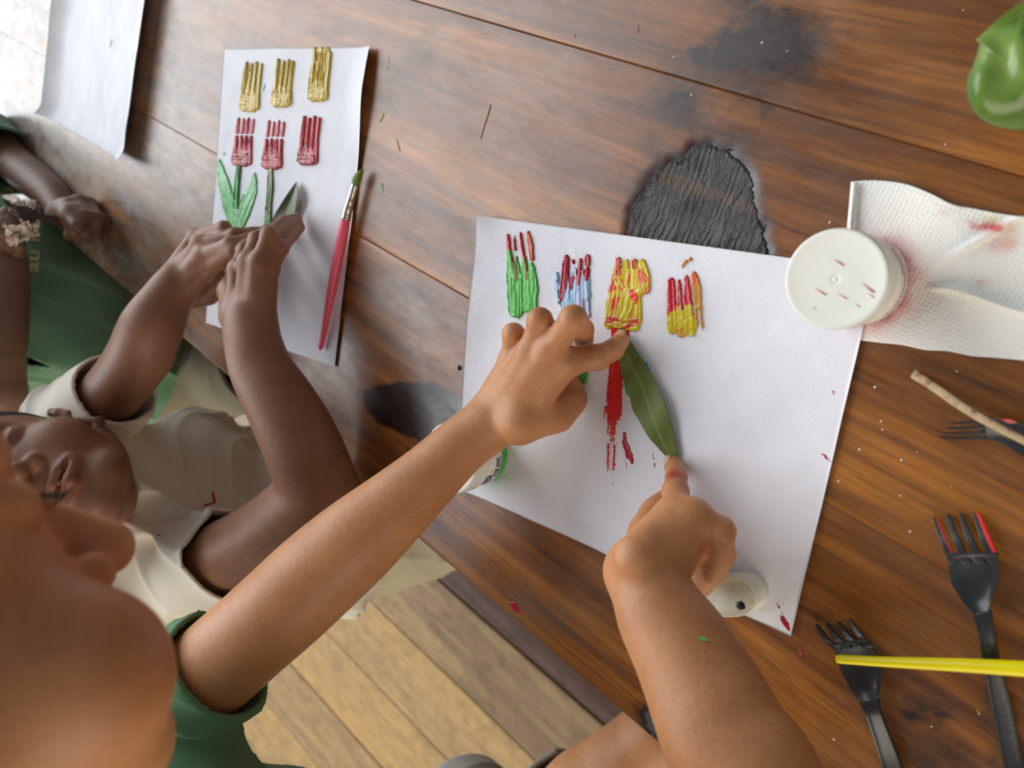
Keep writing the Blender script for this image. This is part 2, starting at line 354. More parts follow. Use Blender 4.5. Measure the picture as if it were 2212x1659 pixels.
for nm, a in (('apron', (-1.95, 0.4, -0.31, -0.285)), ('apron', (-1.95, 0.4, 0.535, 0.56)), ('apron', (-1.95, -1.925, -0.285, 0.535)), ('apron', (0.375, 0.4, -0.285, 0.535))):
    board(nm, *a, -0.12, -0.0345, table, M_floor_dark)
for a, b in ((-1.94, -0.3), (-1.94, 0.48), (0.32, -0.3), (0.32, 0.48)):
    board('leg', a, a + 0.065, b, b + 0.065, -TZ, -0.0345, table, M_floor_dark, 0.004)

# ------------------------------------------------------------------ papers with paint
def n_paper():
    n = NT('white_copy_paper'); v = n.coord(); n.p(col=n.ramp(n.noise(v, 25, 3), [(0.3, lin(228, 229, 238)), (0.7, lin(236, 237, 244))]), rough=0.62, spec=0.25,
        normal=n.bump(n.math('ADD', n.noise(v, 700, 2), n.math('MULTIPLY', n.noise(v, 12, 4, 0.6, 0.6), 6.0)), 0.25, 0.0012)); return n.m
M_paper = n_paper()
def paint_mat():
    n = NT('acrylic_paint'); v = n.coord(); n.p(col=n.attr('Col', 'Color'), rough=0.24, spec=0.5, normal=n.bump(n.noise(v, 420, 3), 0.35, 0.0008)); return n.m
M_paint = paint_mat()
class Paper:
    def __init__(s, name, label, corners, hf, nx=140, ny=140, edge=None):
        s.c = [np.asarray(c, float)[:2] for c in corners]; s.hf = hf
        a = np.linspace(0, 1, nx); b = np.linspace(0, 1, ny); A, B = np.meshgrid(a, b, indexing='ij')
        P = ((1 - A) * (1 - B))[..., None] * s.c[0] + (A * (1 - B))[..., None] * s.c[1] + (A * B)[..., None] * s.c[2] + ((1 - A) * B)[..., None] * s.c[3]
        if edge is not None: P = P + edge(A, B)
        H = hf(A, B)
        top = np.concatenate([P, (TZ + H)[..., None]], -1).reshape(-1, 3); bot = top.copy(); bot[:, 2] -= 0.0002
        nu, nv = A.shape; Q = gridfaces(nu, nv); N = len(top)
        loop = [i * nv for i in range(nu)] + [(nu - 1) * nv + j for j in range(1, nv)] + [i * nv + nv - 1 for i in range(nu - 2, -1, -1)] + [j for j in range(nv - 2, 0, -1)]
        n_ = len(loop); S = np.array([(loop[i], N + loop[i], N + loop[(i + 1) % n_], loop[(i + 1) % n_]) for i in range(n_)])
        Qt = Q if np.cross(s.c[1] - s.c[0], s.c[3] - s.c[0]) > 0 else Q[:, ::-1]
        me = qmesh(name, np.r_[top, bot], np.r_[Qt, Qt[:, ::-1] + N, S])
        s.o = link(name, me, None, M_paper); tag(s.o, label, 'paper'); s.o.matrix_world = Matrix()
        s.H = H; s.P = P
        s.inv = np.linalg.inv(np.c_[s.c[1] - s.c[0], s.c[3] - s.c[0]])
    def height(s, X, Y):
        # invert the bilinear map approximately with a few Newton steps
        q = np.stack([X, Y], -1) - s.c[0]; ab = q @ s.inv.T
        k = s.c[0] - s.c[1] + s.c[2] - s.c[3]
        for _ in range(3):
            r = q - (ab[..., :1] * (s.c[1] - s.c[0]) + ab[..., 1:] * (s.c[3] - s.c[0]) + ab[..., :1] * ab[..., 1:] * k); ab = ab + r @ s.inv.T
        ab = np.clip(ab, 0, 1); return s.hf(ab[..., 0], ab[..., 1])
def wrinkle(A, B, seed, amp):
    return amp * (0.5 + 0.5 * fbm(A * 3.2, B * 3.2, seed, 3)) + amp * 0.35 * np.abs(fbm(A * 7 + B * 3, B * 7 - A * 2, seed + 5, 2))
def h1(A, B):
    h = 0.0008 + wrinkle(A, B, 3, 0.0034) * np.clip(0.35 + B * 1.0 + np.abs(A - 0.45), 0, 1)
    h = h + 0.006 * np.clip(1 - np.hypot(A, B * 0.75) / 0.16, 0, 1) ** 2      # curled corner
    h = h + 0.0025 * np.clip(1 - A / 0.1, 0, 1) ** 2
    h = h + 0.0035 * np.exp(-((A - 0.72 + 0.35 * (B - 0.6)) / 0.07) ** 2) * np.clip(B - 0.25, 0, 1)
    return h * 1.0
paper1 = Paper('drawing_paper', 'white paper under the long green leaf, with four fork-printed flowers and a red stem', [PH(1046, 467), PH(1897, 583), PH(1712, 1370), PH(1000, 1055)], h1,
               edge=lambda A, B: (np.exp(-(A / 0.12)) * np.sin(np.pi * np.clip(B, 0, 1)))[..., None] * np.array([-0.006, -0.002]))
def h2(A, B):
    return 0.0008 + wrinkle(A, B, 11, 0.0018) + 0.006 * np.clip((A - 0.86) / 0.14, 0, 1) ** 2 * np.exp(-((B - 0.12) / 0.16) ** 2) + 0.0005 * np.clip((A - 0.9) / 0.1, 0, 1)
paper2 = Paper('drawing_paper', 'white paper with two rows of fork-printed tulips, three yellow above three red', [PH(487, 107), PH(797, 99, 0.006), PH(727, 793), PH(447, 697)], h2)
def h3(A, B):
    return 0.001 + wrinkle(A, B, 21, 0.004) + 0.012 * np.clip((A - 0.85) / 0.15, 0, 1) ** 2 + 0.012 * np.clip((0.12 - A) / 0.12, 0, 1) ** 2 + 0.008 * np.clip((B - 0.93) / 0.07, 0, 1) ** 2 * (A < 2)
c3 = np.array([-0.886, 0.318]); d3 = np.array([-1.088, 0.442]); e3 = 0.279 * nrm((0.55, 0.835))
paper3 = Paper('blank_paper', 'blank white paper lying at the far end of the table', [d3 + e3, c3 + e3, c3, d3], h3)

def paint(paper, name, strokes, seed=0, res=0.00045, pad=0.004, thick=0.0011, parent=None, label=None):
    """strokes: dict(p=[px pts], w=[half widths px], c=color, rag=edge roughness m, dry=0..1 streakiness, t=thickness factor)"""
    S = []
    for s in strokes:
        q = np.array([PH(x, y, 0.001)[:2] for x, y in s['p']]); dpt = depth(PH(*s['p'][0], 0.001))
        cs = CH / np.linalg.norm(PH(*s['p'][0], 0.001) - np.array([0, 0, TZ + CH])); wds = np.asarray(s['w'], float) * np.ones(len(q)) * dpt / FPX / max(cs, 0.4) * s.get('k', 1.22 if seed < 5 or 20 <= seed < 40 else 1.0)
        S.append((q, wds, s))
    allp = np.concatenate([q for q, _, _ in S]); mw = max(float(wd.max()) for _, wd, _ in S) + pad
    x0, y0 = allp.min(0) - mw; x1, y1 = allp.max(0) + mw
    X, Y = np.meshgrid(np.arange(x0, x1, res), np.arange(y0, y1, res), indexing='ij')
    H = np.zeros(X.shape); C = np.ones(X.shape + (3,)) * 0.5
    for i, (q, wd, s) in enumerate(S):
        rag = s.get('rag', 0.0006); sd = seed * 31 + i * 7
        Xw = X + rag * fbm(X * 450, Y * 450, sd, 2); Yw = Y + rag * fbm(X * 450, Y * 450, sd + 3, 2)
        if len(q) == 1: q = np.r_[q, q + 1e-5]; wd = np.r_[wd, wd]
        d, t, side, L = sdline(Xw, Yw, q)
        seg = np.r_[0, np.cumsum(np.hypot(*(q[1:] - q[:-1]).T))]; wl = np.interp(t, seg, wd)
        e = (wl - d) / np.maximum(wl, 1e-5)
        a = np.clip(e, 0, 1)
        prof = np.where(e > 0, 0.35 + 0.65 * np.sqrt(np.clip(1 - (1 - np.clip(e * 1.6, 0, 1)) ** 2, 0, 1)), 0)
        rim = 1 + 0.5 * np.exp(-((d - wl * 0.82) / (0.0005)) ** 2)
        streak = vnoise(side * 1900 + 40, t * 55 + sd, sd); streak2 = vnoise(side * 900, t * 30, sd + 2)
        h = prof * rim * thick * s.get('t', 1.0) * (0.65 + 0.7 * streak2)
        dry = s.get('dry', 0.0)
        if dry > 0:
            keep = streak * 0.65 + vnoise(X * 700, Y * 700, sd + 9) * 0.35
            lo = np.interp(t / max(L, 1e-6), [0, 1], [dry * s.get('dry0', 0.0), dry])
            h = np.where(keep > lo, h, 0)
        col = np.array(lin(*s['c'])[:3]); cm = col * (0.9 + 0.2 * streak2)[..., None]
        if 'c2' in s:
            f = np.clip((fbm(X * 140 + side * 300, Y * 140, sd + 4, 3) * 1.6 + (t / max(L, 1e-6) - s.get('m', 0.5)) * s.get('g', 2.0)) * 2 + 0.5, 0, 1)[..., None]
            cm = cm * (1 - f) + np.array(lin(*s['c2'])[:3]) * f
        m = h > 1e-6
        C[m] = cm[m]; H = np.where(m, np.maximum(H * 0.45 + h * 0.8, h), H)
    Hs = H.copy()
    Hs[1:-1, 1:-1] = (H[1:-1, 1:-1] * 4 + H[:-2, 1:-1] + H[2:, 1:-1] + H[1:-1, :-2] + H[1:-1, 2:]) / 8
    mk = H > 1e-5; cell = mk[:-1, :-1] | mk[1:, :-1] | mk[:-1, 1:] | mk[1:, 1:]
    cell = mk[:-1, :-1] & mk[1:, :-1] & mk[:-1, 1:] & mk[1:, 1:]
    base = (paper.height(X, Y) if paper else np.zeros(X.shape)) 
    Z = TZ + base + 0.00012 + Hs
    nv = X.shape[1]; I, J = np.nonzero(cell); q = np.stack([I * nv + J, (I + 1) * nv + J, (I + 1) * nv + J + 1, I * nv + J + 1], 1)
    if len(q) == 0: return None
    # skirt: drop boundary vertices to the sheet
    cnt = np.bincount(q.ravel(), minlength=X.size); Zf = Z.ravel().copy(); bdry = (cnt > 0) & (cnt < 4); Zf[bdry] = (TZ + base + 0.00005).ravel()[bdry]
    used = np.unique(q); rem = -np.ones(X.size, int); rem[used] = np.arange(len(used))
    V3 = np.stack([X.ravel(), Y.ravel(), Zf], 1)[used]; me = qmesh(name, V3, rem[q]); setcol(me, C.reshape(-1, 3)[used])
    o = link(name, me, parent if parent is not None else paper.o, M_paint)
    if label: o['label'] = label
    return o
def st(p, w, c, **k): return dict(p=p, w=w, c=c, **k)
RED = (200, 30, 44); CRIM = (176, 30, 50); SCAR = (222, 36, 34); YEL = (206, 186, 40); MUS = (186, 158, 40); GRN = (72, 170, 84); LG = (88, 192, 78); BLU = (158, 196, 224); ORG = (222, 110, 60); DG = (44, 120, 62)
# sheet 1: four fork-printed flowers
g = [st([(1102, 510), (1104, 540), (1110, 570), (1117, 590)], [3, 3.5, 4, 3], RED), st([(1115, 510), (1117, 540)], [1.2, 2], RED),
     st([(1128, 502), (1131, 530), (1136, 565)], [1.5, 2.5, 3], RED), st([(1144, 502), (1149, 530), (1153, 560)], [3, 5, 3.5], ORG, c2=(200, 90, 60)),
     st([(1103, 545), (1108, 600), (1114, 670)], [4, 8, 10], LG, c2=GRN, rag=0.001), st([(1120, 555), (1124, 610), (1124, 672)], [2, 8, 9], LG, rag=0.001),
     st([(1136, 565), (1140, 610), (1140, 660)], [4, 9, 10], LG, rag=0.001), st([(1152, 575), (1156, 620), (1154, 662)], [6, 9, 8], LG, c2=(96, 200, 90), rag=0.001),
     st([(1112, 600), (1114, 680)], [3, 4], LG), st([(1122, 640), (1123, 684)], [5, 3.5], LG), st([(1147, 640), (1147, 684)], [5, 3], LG), st([(1116, 570), (1122, 605)], [3, 2], (150, 110, 40)), st([(1139, 555), (1143, 600)], [2, 3], (150, 120, 50))]
paint(paper1, 'fork_flower_print', g, 1, label='green and red fork print')
g = [st([(1206, 590), (1208, 620), (1211, 655)], [3, 5, 3], BLU, dry=0.5), st([(1222, 575), (1224, 620), (1222, 660)], [5, 9, 8], BLU), st([(1245, 585), (1244, 630), (1243, 670)], [5, 12, 14], BLU, rag=0.001),
     st([(1262, 590), (1262, 640), (1262, 675)], [6, 12, 13], BLU, rag=0.001, c2=(178, 190, 222)), st([(1228, 640), (1235, 690)], [10, 14], BLU), st([(1270, 600), (1272, 640)], [5, 6], BLU),
     st([(1226, 558), (1225, 590), (1220, 630), (1216, 650)], [5.5, 6.5, 5, 2], CRIM), st([(1241, 563), (1241, 568)], [2.5, 2.5], CRIM), st([(1256, 562), (1254, 590), (1252, 612)], [3.5, 5, 3.5], CRIM),
     st([(1271, 556), (1271, 570)], [5.5, 5.5], CRIM), st([(1270, 586), (1270, 602)], [6.5, 4], CRIM), st([(1240, 600), (1236, 622)], [4, 3], CRIM), st([(1262, 650), (1266, 678)], [2, 1.2], (190, 110, 140))]
paint(paper1, 'fork_flower_print', g, 2, label='red and pale blue fork print')
g = [st([(1338, 562), (1334, 600), (1324, 660), (1316, 700)], [5.5, 10, 12, 8], YEL, c2=(206, 80, 40), m=0.6, g=0.6, rag=0.001), st([(1355, 566), (1350, 600), (1348, 690)], [5, 9, 16], YEL, c2=(214, 96, 40), g=0.4, m=0.7),
     st([(1372, 566), (1372, 600), (1370, 690)], [6, 12, 16], YEL, c2=(214, 120, 40), g=0.3, m=0.9), st([(1389, 568), (1394, 600), (1396, 622)], [7, 11, 10], YEL, c2=(220, 110, 70), m=0.6, g=1),
     st([(1338, 562), (1338, 590)], [4, 5], RED), st([(1372, 566), (1374, 576)], [4, 4], RED), st([(1336, 604), (1350, 630), (1372, 648)], [6, 6, 8], (222, 70, 40), c2=YEL, m=0.9, g=0.5), st([(1386, 590), (1398, 610), (1388, 632)], [6, 7, 6], (220, 110, 66), c2=(206, 170, 50), g=0.5),
     st([(1348, 680), (1362, 640), (1384, 630)], [12, 14, 6], (200, 182, 44)), st([(1322, 695), (1348, 702), (1372, 702)], [9, 9, 10], YEL, c2=(200, 70, 50), g=0.2, m=0.6, rag=0.0008), st([(1373, 640), (1368, 632)], [7, 5], (224, 60, 36))]
paint(paper1, 'fork_flower_print', g, 3, label='yellow fork print smeared with orange')
g = [st([(1452, 607), (1452, 640), (1455, 700)], [6, 8, 9], RED, c2=YEL, m=0.55, g=2), st([(1469, 607), (1471, 650), (1472, 700)], [3.5, 5, 10], RED, c2=YEL, m=0.6, g=3), st([(1485, 600), (1488, 640), (1492, 700)], [4.5, 7, 9], RED, c2=YEL, m=0.6, g=3),
     st([(1502, 594), (1508, 625), (1512, 660)], [6, 8, 6], ORG, c2=(200, 150, 60), m=0.6, g=1.5), st([(1507, 665), (1504, 700)], [2, 6], (214, 150, 60)), st([(1515, 660), (1521, 715)], [3, 1.2], (210, 150, 60)),
     st([(1455, 700), (1454, 712)], [10, 8], YEL), st([(1475, 700), (1474, 716)], [12, 10], YEL, c2=(205, 150, 50)), st([(1495, 700), (1495, 714)], [11, 10], YEL),
     st([(1484, 565), (1475, 578)], [4, 2.5], (214, 140, 60), dry=0.3), st([(1493, 560), (1493, 561)], [3.5, 3.5], (214, 130, 60))]
paint(paper1, 'fork_flower_print', g, 4, label='red and yellow fork print, the rightmost')
g = [st([(1342, 700), (1338, 760), (1332, 820), (1330, 870), (1328, 900)], [21, 18, 16, 17, 14], SCAR, dry=0.12, rag=0.0009), st([(1331, 870), (1327, 930), (1323, 985)], [16, 12, 9], SCAR, dry=0.62, dry0=0.2, rag=0.001),
     st([(1330, 770), (1320, 850), (1312, 930)], [8, 7, 4], SCAR, dry=0.72, dry0=0.7, rag=0.001), st([(1344, 800), (1342, 880), (1334, 940)], [6, 6, 4], SCAR, dry=0.7, dry0=0.5), st([(1317, 960), (1316, 1015)], [2.6, 2], SCAR, dry=0.3), st([(1330, 965), (1329, 1015)], [2.5, 2], SCAR, dry=0.4),
     st([(1325, 1005), (1328, 1030)], [9, 5], SCAR, dry=0.55, dry0=0.8), st([(1326, 1042), (1327, 1046)], [2, 1], SCAR), st([(1311, 880), (1309, 902)], [2.5, 3], SCAR, dry=0.3)]
paint(paper1, 'stem_stroke', g, 5, thick=0.0006, label='long dry red brush stroke')
paint(paper1, 'paint_mark', [st([(1352, 938), (1352, 955), (1363, 985), (1368, 998)], [4, 6, 8, 4], CRIM, rag=0.0008), st([(1352, 970), (1357, 1012)], [1.3, 0.8], CRIM)], 6, thick=0.0004, label='crimson leaf-shaped mark')
paint(paper1, 'paint_mark', [st([(1413, 978), (1414, 990)], [1.2, 2.2], CRIM), st([(1416, 1000), (1417, 1015)], [2.2, 1], CRIM)], 7, thick=0.0003)
paint(paper1, 'paint_mark', [st([(1250, 800), (1252, 818), (1253, 826)], [5, 5, 4], LG), st([(1266, 795), (1266, 822)], [8, 7], LG), st([(1256, 812), (1257, 822)], [3, 3], LG)], 8, label='green paint below the hand')
paint(paper1, 'paint_mark', [st([(1352, 830), (1358, 846), (1361, 854)], [3, 5, 3], LG)], 9, thick=0.0003)
paint(paper1, 'paint_mark', [st([(1398, 785), (1404, 798)], [3.5, 3], (140, 190, 205), dry=0.3)], 10, thick=0.0003)
paint(paper1, 'paint_mark', [st([(1692, 1332), (1700, 1345), (1706, 1358)], [5, 7, 4], CRIM), st([(1678, 1298), (1686, 1311)], [1, 3], CRIM), st([(1691, 1320), (1691, 1322)], [1.6, 1.6], CRIM)], 12, thick=0.0004, label='dark red drops at the corner')
paint(paper1, 'paint_mark', [st([(1771, 978), (1782, 984), (1797, 1000)], [1, 3, 4], (206, 50, 90), dry=0.45, rag=0.001)], 13, thick=0.0003)
paint(paper1, 'paint_mark', [st([(1801, 846), (1802, 852)], [3, 1.6], (220, 70, 80), rag=0.001)], 14, thick=0.0003)
# sheet 2: tulips
def tulip(x, y0, y1, c, c2, hw, gap=0, skew=-10, n=4, seed=0, dn=4):
    ss = []
    for i in range(n):
        xx = x + (i - 1.5) * hw * 0.62; xb = xx + skew * 0.9
        h = (y1 - y0); w1 = [2.2, 3.4, 5.0]
        if gap: ss.append(st([(xx, y0 + 3 * (i % 2)), (xx - 1 + skew * 0.25, y0 + h * 0.28)], [2.0, 2.8], c)); top = y0 + h * 0.42
        else: top = y0 + 4 * (i % 2)
        ss.append(st([(xx + (skew * 0.45 if gap else 0), top), (xx + skew * 0.7, y0 + h * 0.62), (xb, y1 - 6)], w1, c, c2=c2, m=0.9, g=0.8, t=1.5))
    ss.append(st([(x - hw * 0.75 + skew * 0.75, y1 - h * 0.25), (x - hw * 0.65 + skew, y1 - 4)], [4, 5], c, t=1.6))
    ss.append(st([(x - hw * 0.6 + skew, y1 - 9), (x + hw * 0.55 + skew, y1 - 8)], [7, 7], c, c2=c2, g=0.2, m=0.8, t=1.5))
    ss.append(st([(x + skew * 0.8 - hw * 0.3, y1 - h * 0.3), (x + skew * 0.8 + hw * 0.5, y1 - h * 0.22)], [6, 6], c, c2=c2, g=0.1, m=0.9, t=0.9, dry=0.35, dry0=1))
    return ss
Y2 = (206, 178, 60); R2 = (150, 22, 38)
for i, (x, y0, y1) in enumerate(((552, 138, 234), (621, 132, 226), (700, 112, 214))):
    ss = tulip(x, y0, y1, MUS, Y2, 17, 0, -12, seed=i)
    if i == 2: ss += [st([(681, 107), (684, 130), (690, 150)], [3, 2, 2], MUS), st([(697, 108), (697, 140)], [3, 2.5], MUS), st([(709, 109), (710, 150), (706, 186)], [4, 5, 4], MUS), st([(688, 110), (706, 110)], [3, 3], MUS)]
    paint(paper2, 'tulip_print', ss, 20 + i, label=('leftmost' if i == 0 else 'middle' if i == 1 else 'rightmost') + ' yellow tulip print')
for i, (x, y0, y1, gp) in enumerate(((534, 258, 352, 1), (600, 264, 360, 1), (677, 254, 352, 0))):
    paint(paper2, 'tulip_print', tulip(x, y0, y1, (186, 44, 58), R2, 17, gp, -10), 30 + i, label=('leftmost' if i == 0 else 'middle' if i == 1 else 'rightmost') + ' red tulip print')
paint(paper2, 'painted_stem', [st([(521, 348), (517, 380), (513, 440), (510, 498)], [4, 5, 5, 7], DG, c2=GRN, t=1.6),
     st([(476, 352), (484, 390), (497, 440), (508, 492)], [4, 11, 13, 9], (110, 186, 118), c2=GRN, rag=0.0012), st([(553, 378), (549, 410), (532, 450), (516, 495)], [3, 10, 14, 9], (110, 186, 118), c2=GRN, rag=0.0012),
     st([(513, 470), (519, 498)], [10, 8], (110, 186, 118))], 40, label='green painted stem with two leaves')
paint(paper2, 'painted_stem', [st([(589, 358), (588, 400), (584, 450), (583, 488)], [4, 6, 6, 7], (112, 132, 74), c2=(84, 128, 70), t=1.4, dry=0.15), st([(580, 468), (580, 490)], [4, 6], (90, 150, 80))], 41, label='olive painted stem')
paint(paper2, 'paint_mark', [st([(573, 186), (570, 196)], [2.5, 1.5], (90, 170, 100))], 42, thick=0.0003)
paint(paper2, 'paint_mark', [st([(645, 404), (642, 418)], [2, 2], (200, 184, 120)), st([(650, 436), (652, 444), (646, 460)], [3.5, 3, 1.5], (206, 192, 140), dry=0.5, rag=0.0015)], 43, thick=0.0003)
paint(paper2, 'paint_mark', [st([(601, 733), (602, 735)], [2.5, 2.5], (200, 184, 90))], 44, thick=0.0003)
paint(paper2, 'paint_mark', [st([(485, 331), (486, 333)], [2.2, 2.2], (90, 170, 100))], 45, thick=0.0003)
paint(paper3, 'paint_mark', [st([(243, 90), (241, 100)], [2.4, 1.2], (176, 150, 120), rag=0.001)], 46, res=0.0006, thick=0.0004)
# specks and dabs on the table
def dab(p, w, c, seed, **k): paint(None, 'paint_spot', [st(p, w, c, **k)], seed, thick=0.0004, parent=table)
dab([(841, 115), (838, 150)], [4, 3], (150, 50, 50), 60, dry=0.55, dry0=1, rag=0.001)
dab([(823, 397), (826, 412)], [2, 1.5], (110, 190, 110), 61); dab([(826, 248), (820, 262)], [2.5, 2], (170, 160, 60), 62)
dab([(1099, 1304), (1108, 1310), (1118, 1322)], [3, 8, 3], (170, 34, 60), 63)
dab([(1726, 1405), (1729, 1412)], [3.2, 3], (214, 60, 70), 64); dab([(1739, 1411), (1742, 1414)], [3, 3], (214, 60, 70), 65); dab([(1713, 1413)], [2.4], (206, 60, 70), 66)
dab([(1938, 1268), (1944, 1274)], [3, 2.5], (176, 50, 60), 67, dry=0.3); dab([(1990, 803), (2005, 806)], [1.8, 1.8], (170, 60, 70), 68, dry=0.4)
dab([(2112, 1536), (2113, 1545)], [2.6, 2.2], (190, 190, 60), 69); dab([(855, 303), (862, 330)], [2.5, 2], (160, 150, 70), 70, dry=0.5)
dab([(862, 1), (860, 3)], [1, 1], (150, 150, 150), 71)
rs = np.random.default_rng(3)
V, F = [], []
for (x, y) in [(1890, 836), (1903, 910), (1906, 928), (1947, 994), (1982, 976), (1811, 1039), (2067, 802), (2055, 1050), (1241, 76), (1706, 590), (1700, 110), (1455, 123), (2042, 312), (1646, 92), (1493, 205)] + [(float(a), float(b)) for a, b in zip(rs.uniform(1750, 2200, 12), rs.uniform(20, 1640, 12))]:
    c = PH(x, y, 0); r = rs.uniform(0.0003, 0.0008); b0 = len(V)
    for k in range(6): V.append((c[0] + r * math.cos(k), c[1] + r * math.sin(k), TZ + 0.0001))
    V.append((c[0], c[1], TZ + r * 0.7)); F += [(b0 + k, b0 + (k + 1) % 6, b0 + 6) for k in range(6)]
o = mesh('crumbs', V, F, table, simple('pale_crumb', lin(226, 214, 190), 0.6)); o['kind'] = 'stuff'
# pale scratch and wood chips on the table
for pts, wd in (([(1060, 226), (1052, 250), (1042, 280), (1038, 300)], 0.0011), ([(1378, 55), (1376, 70)], 0.001), ([(1240, 72), (1241, 80)], 0.0008)):
    V, F = tube([PH(x, y, 0.0003) for x, y in pts], [wd * 0.4] + [wd] * (len(pts) - 2) + [wd * 0.5], 8, 0.3)
    mesh('wood_splinter', V, F, table, simple('splinter', lin(170, 130, 100), 0.6))
# nail hole by the sheet
V, F = lathe([(0.0001, 0.0002), (0.0016, 0.0003), (0.0022, 0.0002)], PH(993, 795, 0), 12); mesh('knot_hole', V, F, table, simple('hole_black', (0.01, 0.008, 0.007), 0.9))

# ------------------------------------------------------------------ signed-distance bodies
class Field:
    def __init__(s, vox): s.vox = vox; s.pr = []; s.spots = []; s.post = None
    def cone(s, a, b, ra, rb, k=0.008, op='u'):
        a = np.asarray(a, float); b = np.asarray(b, float); r = max(ra, rb)
        s.pr.append(('c', a, b, ra, rb, k, op, np.minimum(a, b) - r, np.maximum(a, b) + r))
    def smooth(s, pts, rad, k=0.004, n=4):
        A = smooth_path(np.c_[np.array(pts), np.array(rad)], (len(pts) - 1) * n + 1); s.chain([a[:3] for a in A], [float(a[3]) for a in A], k)
    def grow(s, prs, g):
        for p in prs:
            if p[0] == 'c': s.cone(p[1], p[2], p[3] + g, p[4] + g, p[5], p[6])
            else: s.ell(p[1], p[2], p[3] + g, p[5], p[6])
    def chain(s, pts, rad, k=0.006):
        for i in range(len(pts) - 1): s.cone(pts[i], pts[i + 1], rad[i], rad[i + 1], k)
    def ell(s, c, R, r, k=0.01, op='u'):          # R rows are axes
        c = np.asarray(c, float); m = max(r); s.pr.append(('e', c, np.asarray(R, float), np.asarray(r, float), 0, k, op, c - m, c + m))
    def ball(s, c, r, k=0.006, op='u'): s.cone(c, np.asarray(c) + 1e-6, r, r, k, op)
    def ev(s, P, prs=None):
        d = np.full(len(P), 0.2, np.float32)
        for p in (s.pr if prs is None else prs):
            if p[0] == 'c':
                a, b, ra, rb = p[1], p[2], p[3], p[4]; e = (b - a).astype(np.float32); l2 = float(e @ e) + 1e-12
                q = P - a.astype(np.float32); t = np.clip(q @ e / l2, 0, 1); f = np.sqrt(((q - t[:, None] * e) ** 2).sum(1)) - (ra + (rb - ra) * t)
            else:
                q = (P - p[1].astype(np.float32)) @ p[2].T.astype(np.float32); r = p[3].astype(np.float32)
                k0 = np.sqrt(((q / r) ** 2).sum(1)); k1 = np.sqrt(((q / r ** 2) ** 2).sum(1)); f = k0 * (k0 - 1) / np.maximum(k1, 1e-6)
            k = p[5]
            if p[6] == 'u':
                h = np.clip(0.5 + 0.5 * (d - f) / k, 0, 1); d = d * (1 - h) + f * h - k * h * (1 - h)
            else:
                f = -f; h = np.clip(0.5 - 0.5 * (d - f) / k, 0, 1); d = d * (1 - h) + f * h + k * h * (1 - h)
        if s.post is not None: d = s.post(P, d)
        return d.astype(np.float32)
    def build(s):
        BS = 32; vx = s.vox; band = 3 * vx; bw = BS * vx
        lo = np.min([p[7] for p in s.pr if p[6] == 'u'], 0) - 0.02; hi = np.max([p[8] for p in s.pr if p[6] == 'u'], 0) + 0.02
        i0 = np.floor(lo / bw).astype(int); i1 = np.ceil(hi / bw).astype(int)
        g = vdb.FloatGrid(background=band)
        ax = np.arange(BS, dtype=np.float32); G = np.stack(np.meshgrid(ax, ax, ax, indexing='ij'), -1).reshape(-1, 3)
        cx = (np.array([4, 16, 28], np.float32)); Cc = np.stack(np.meshgrid(cx, cx, cx, indexing='ij'), -1).reshape(-1, 3)
        for i in range(i0[0], i1[0]):
            for j in range(i0[1], i1[1]):
                for k in range(i0[2], i1[2]):
                    b0 = np.array([i, j, k]) * bw; b1 = b0 + bw; mg = 0.03
                    pr = [p for p in s.pr if np.all(p[7] - mg < b1) and np.all(p[8] + mg > b0)]
                    if not any(p[6] == 'u' for p in pr): continue
                    dc = s.ev((b0 + Cc * vx).astype(np.float32), pr); lim = 12 * vx * 1.2 + band
                    if dc.min() > lim: continue
                    if dc.max() < -lim and s.post is None:
                        g.copyFromArray(np.full((BS, BS, BS), -band, np.float32), ijk=(i * BS, j * BS, k * BS)); continue
                    d = np.clip(s.ev((b0 + G * vx).astype(np.float32), pr), -band, band)
                    g.copyFromArray(d.reshape(BS, BS, BS), ijk=(i * BS, j * BS, k * BS))
        g.transform = vdb.createLinearTransform(voxelSize=vx)
        return g.convertToQuads(isovalue=0)
    def mesh(s, name, parent, mat, tint=False, flip=None, smooth_it=0):
        V, Q = s.build()
        V = np.asarray(V, np.float64); Q = np.asarray(Q, np.int64)
        # orientation: compare a face normal with the field's gradient
        f = Q[: 400]; c = V[f].mean(1); n = np.cross(V[f[:, 1]] - V[f[:, 0]], V[f[:, 2]] - V[f[:, 0]]); n /= np.linalg.norm(n, axis=1)[:, None] + 1e-12
        e = s.vox * 0.8; gsgn = (s.ev((c + n * e).astype(np.float32)) - s.ev((c - n * e).astype(np.float32))).sum()
        if gsgn < 0: Q = Q[:, ::-1]
        me = qmesh(name, V, Q)
        if tint:
            C = np.ones((len(V), 3))
            for c0, c1, r, soft, col in s.spots:
                c0 = np.asarray(c0); c1 = np.asarray(c1); e = c1 - c0; t = np.clip((V - c0) @ e / (e @ e + 1e-12), 0, 1)
                d = np.linalg.norm(V - c0 - t[:, None] * e, axis=1); m = 1 / (1 + np.exp(np.clip((d - r) / soft, -30, 30))); C = C * (1 - m[:, None]) + C * np.array(col) * m[:, None]
            setcol(me, C)
        o = link(name, me, parent, mat)
        return o

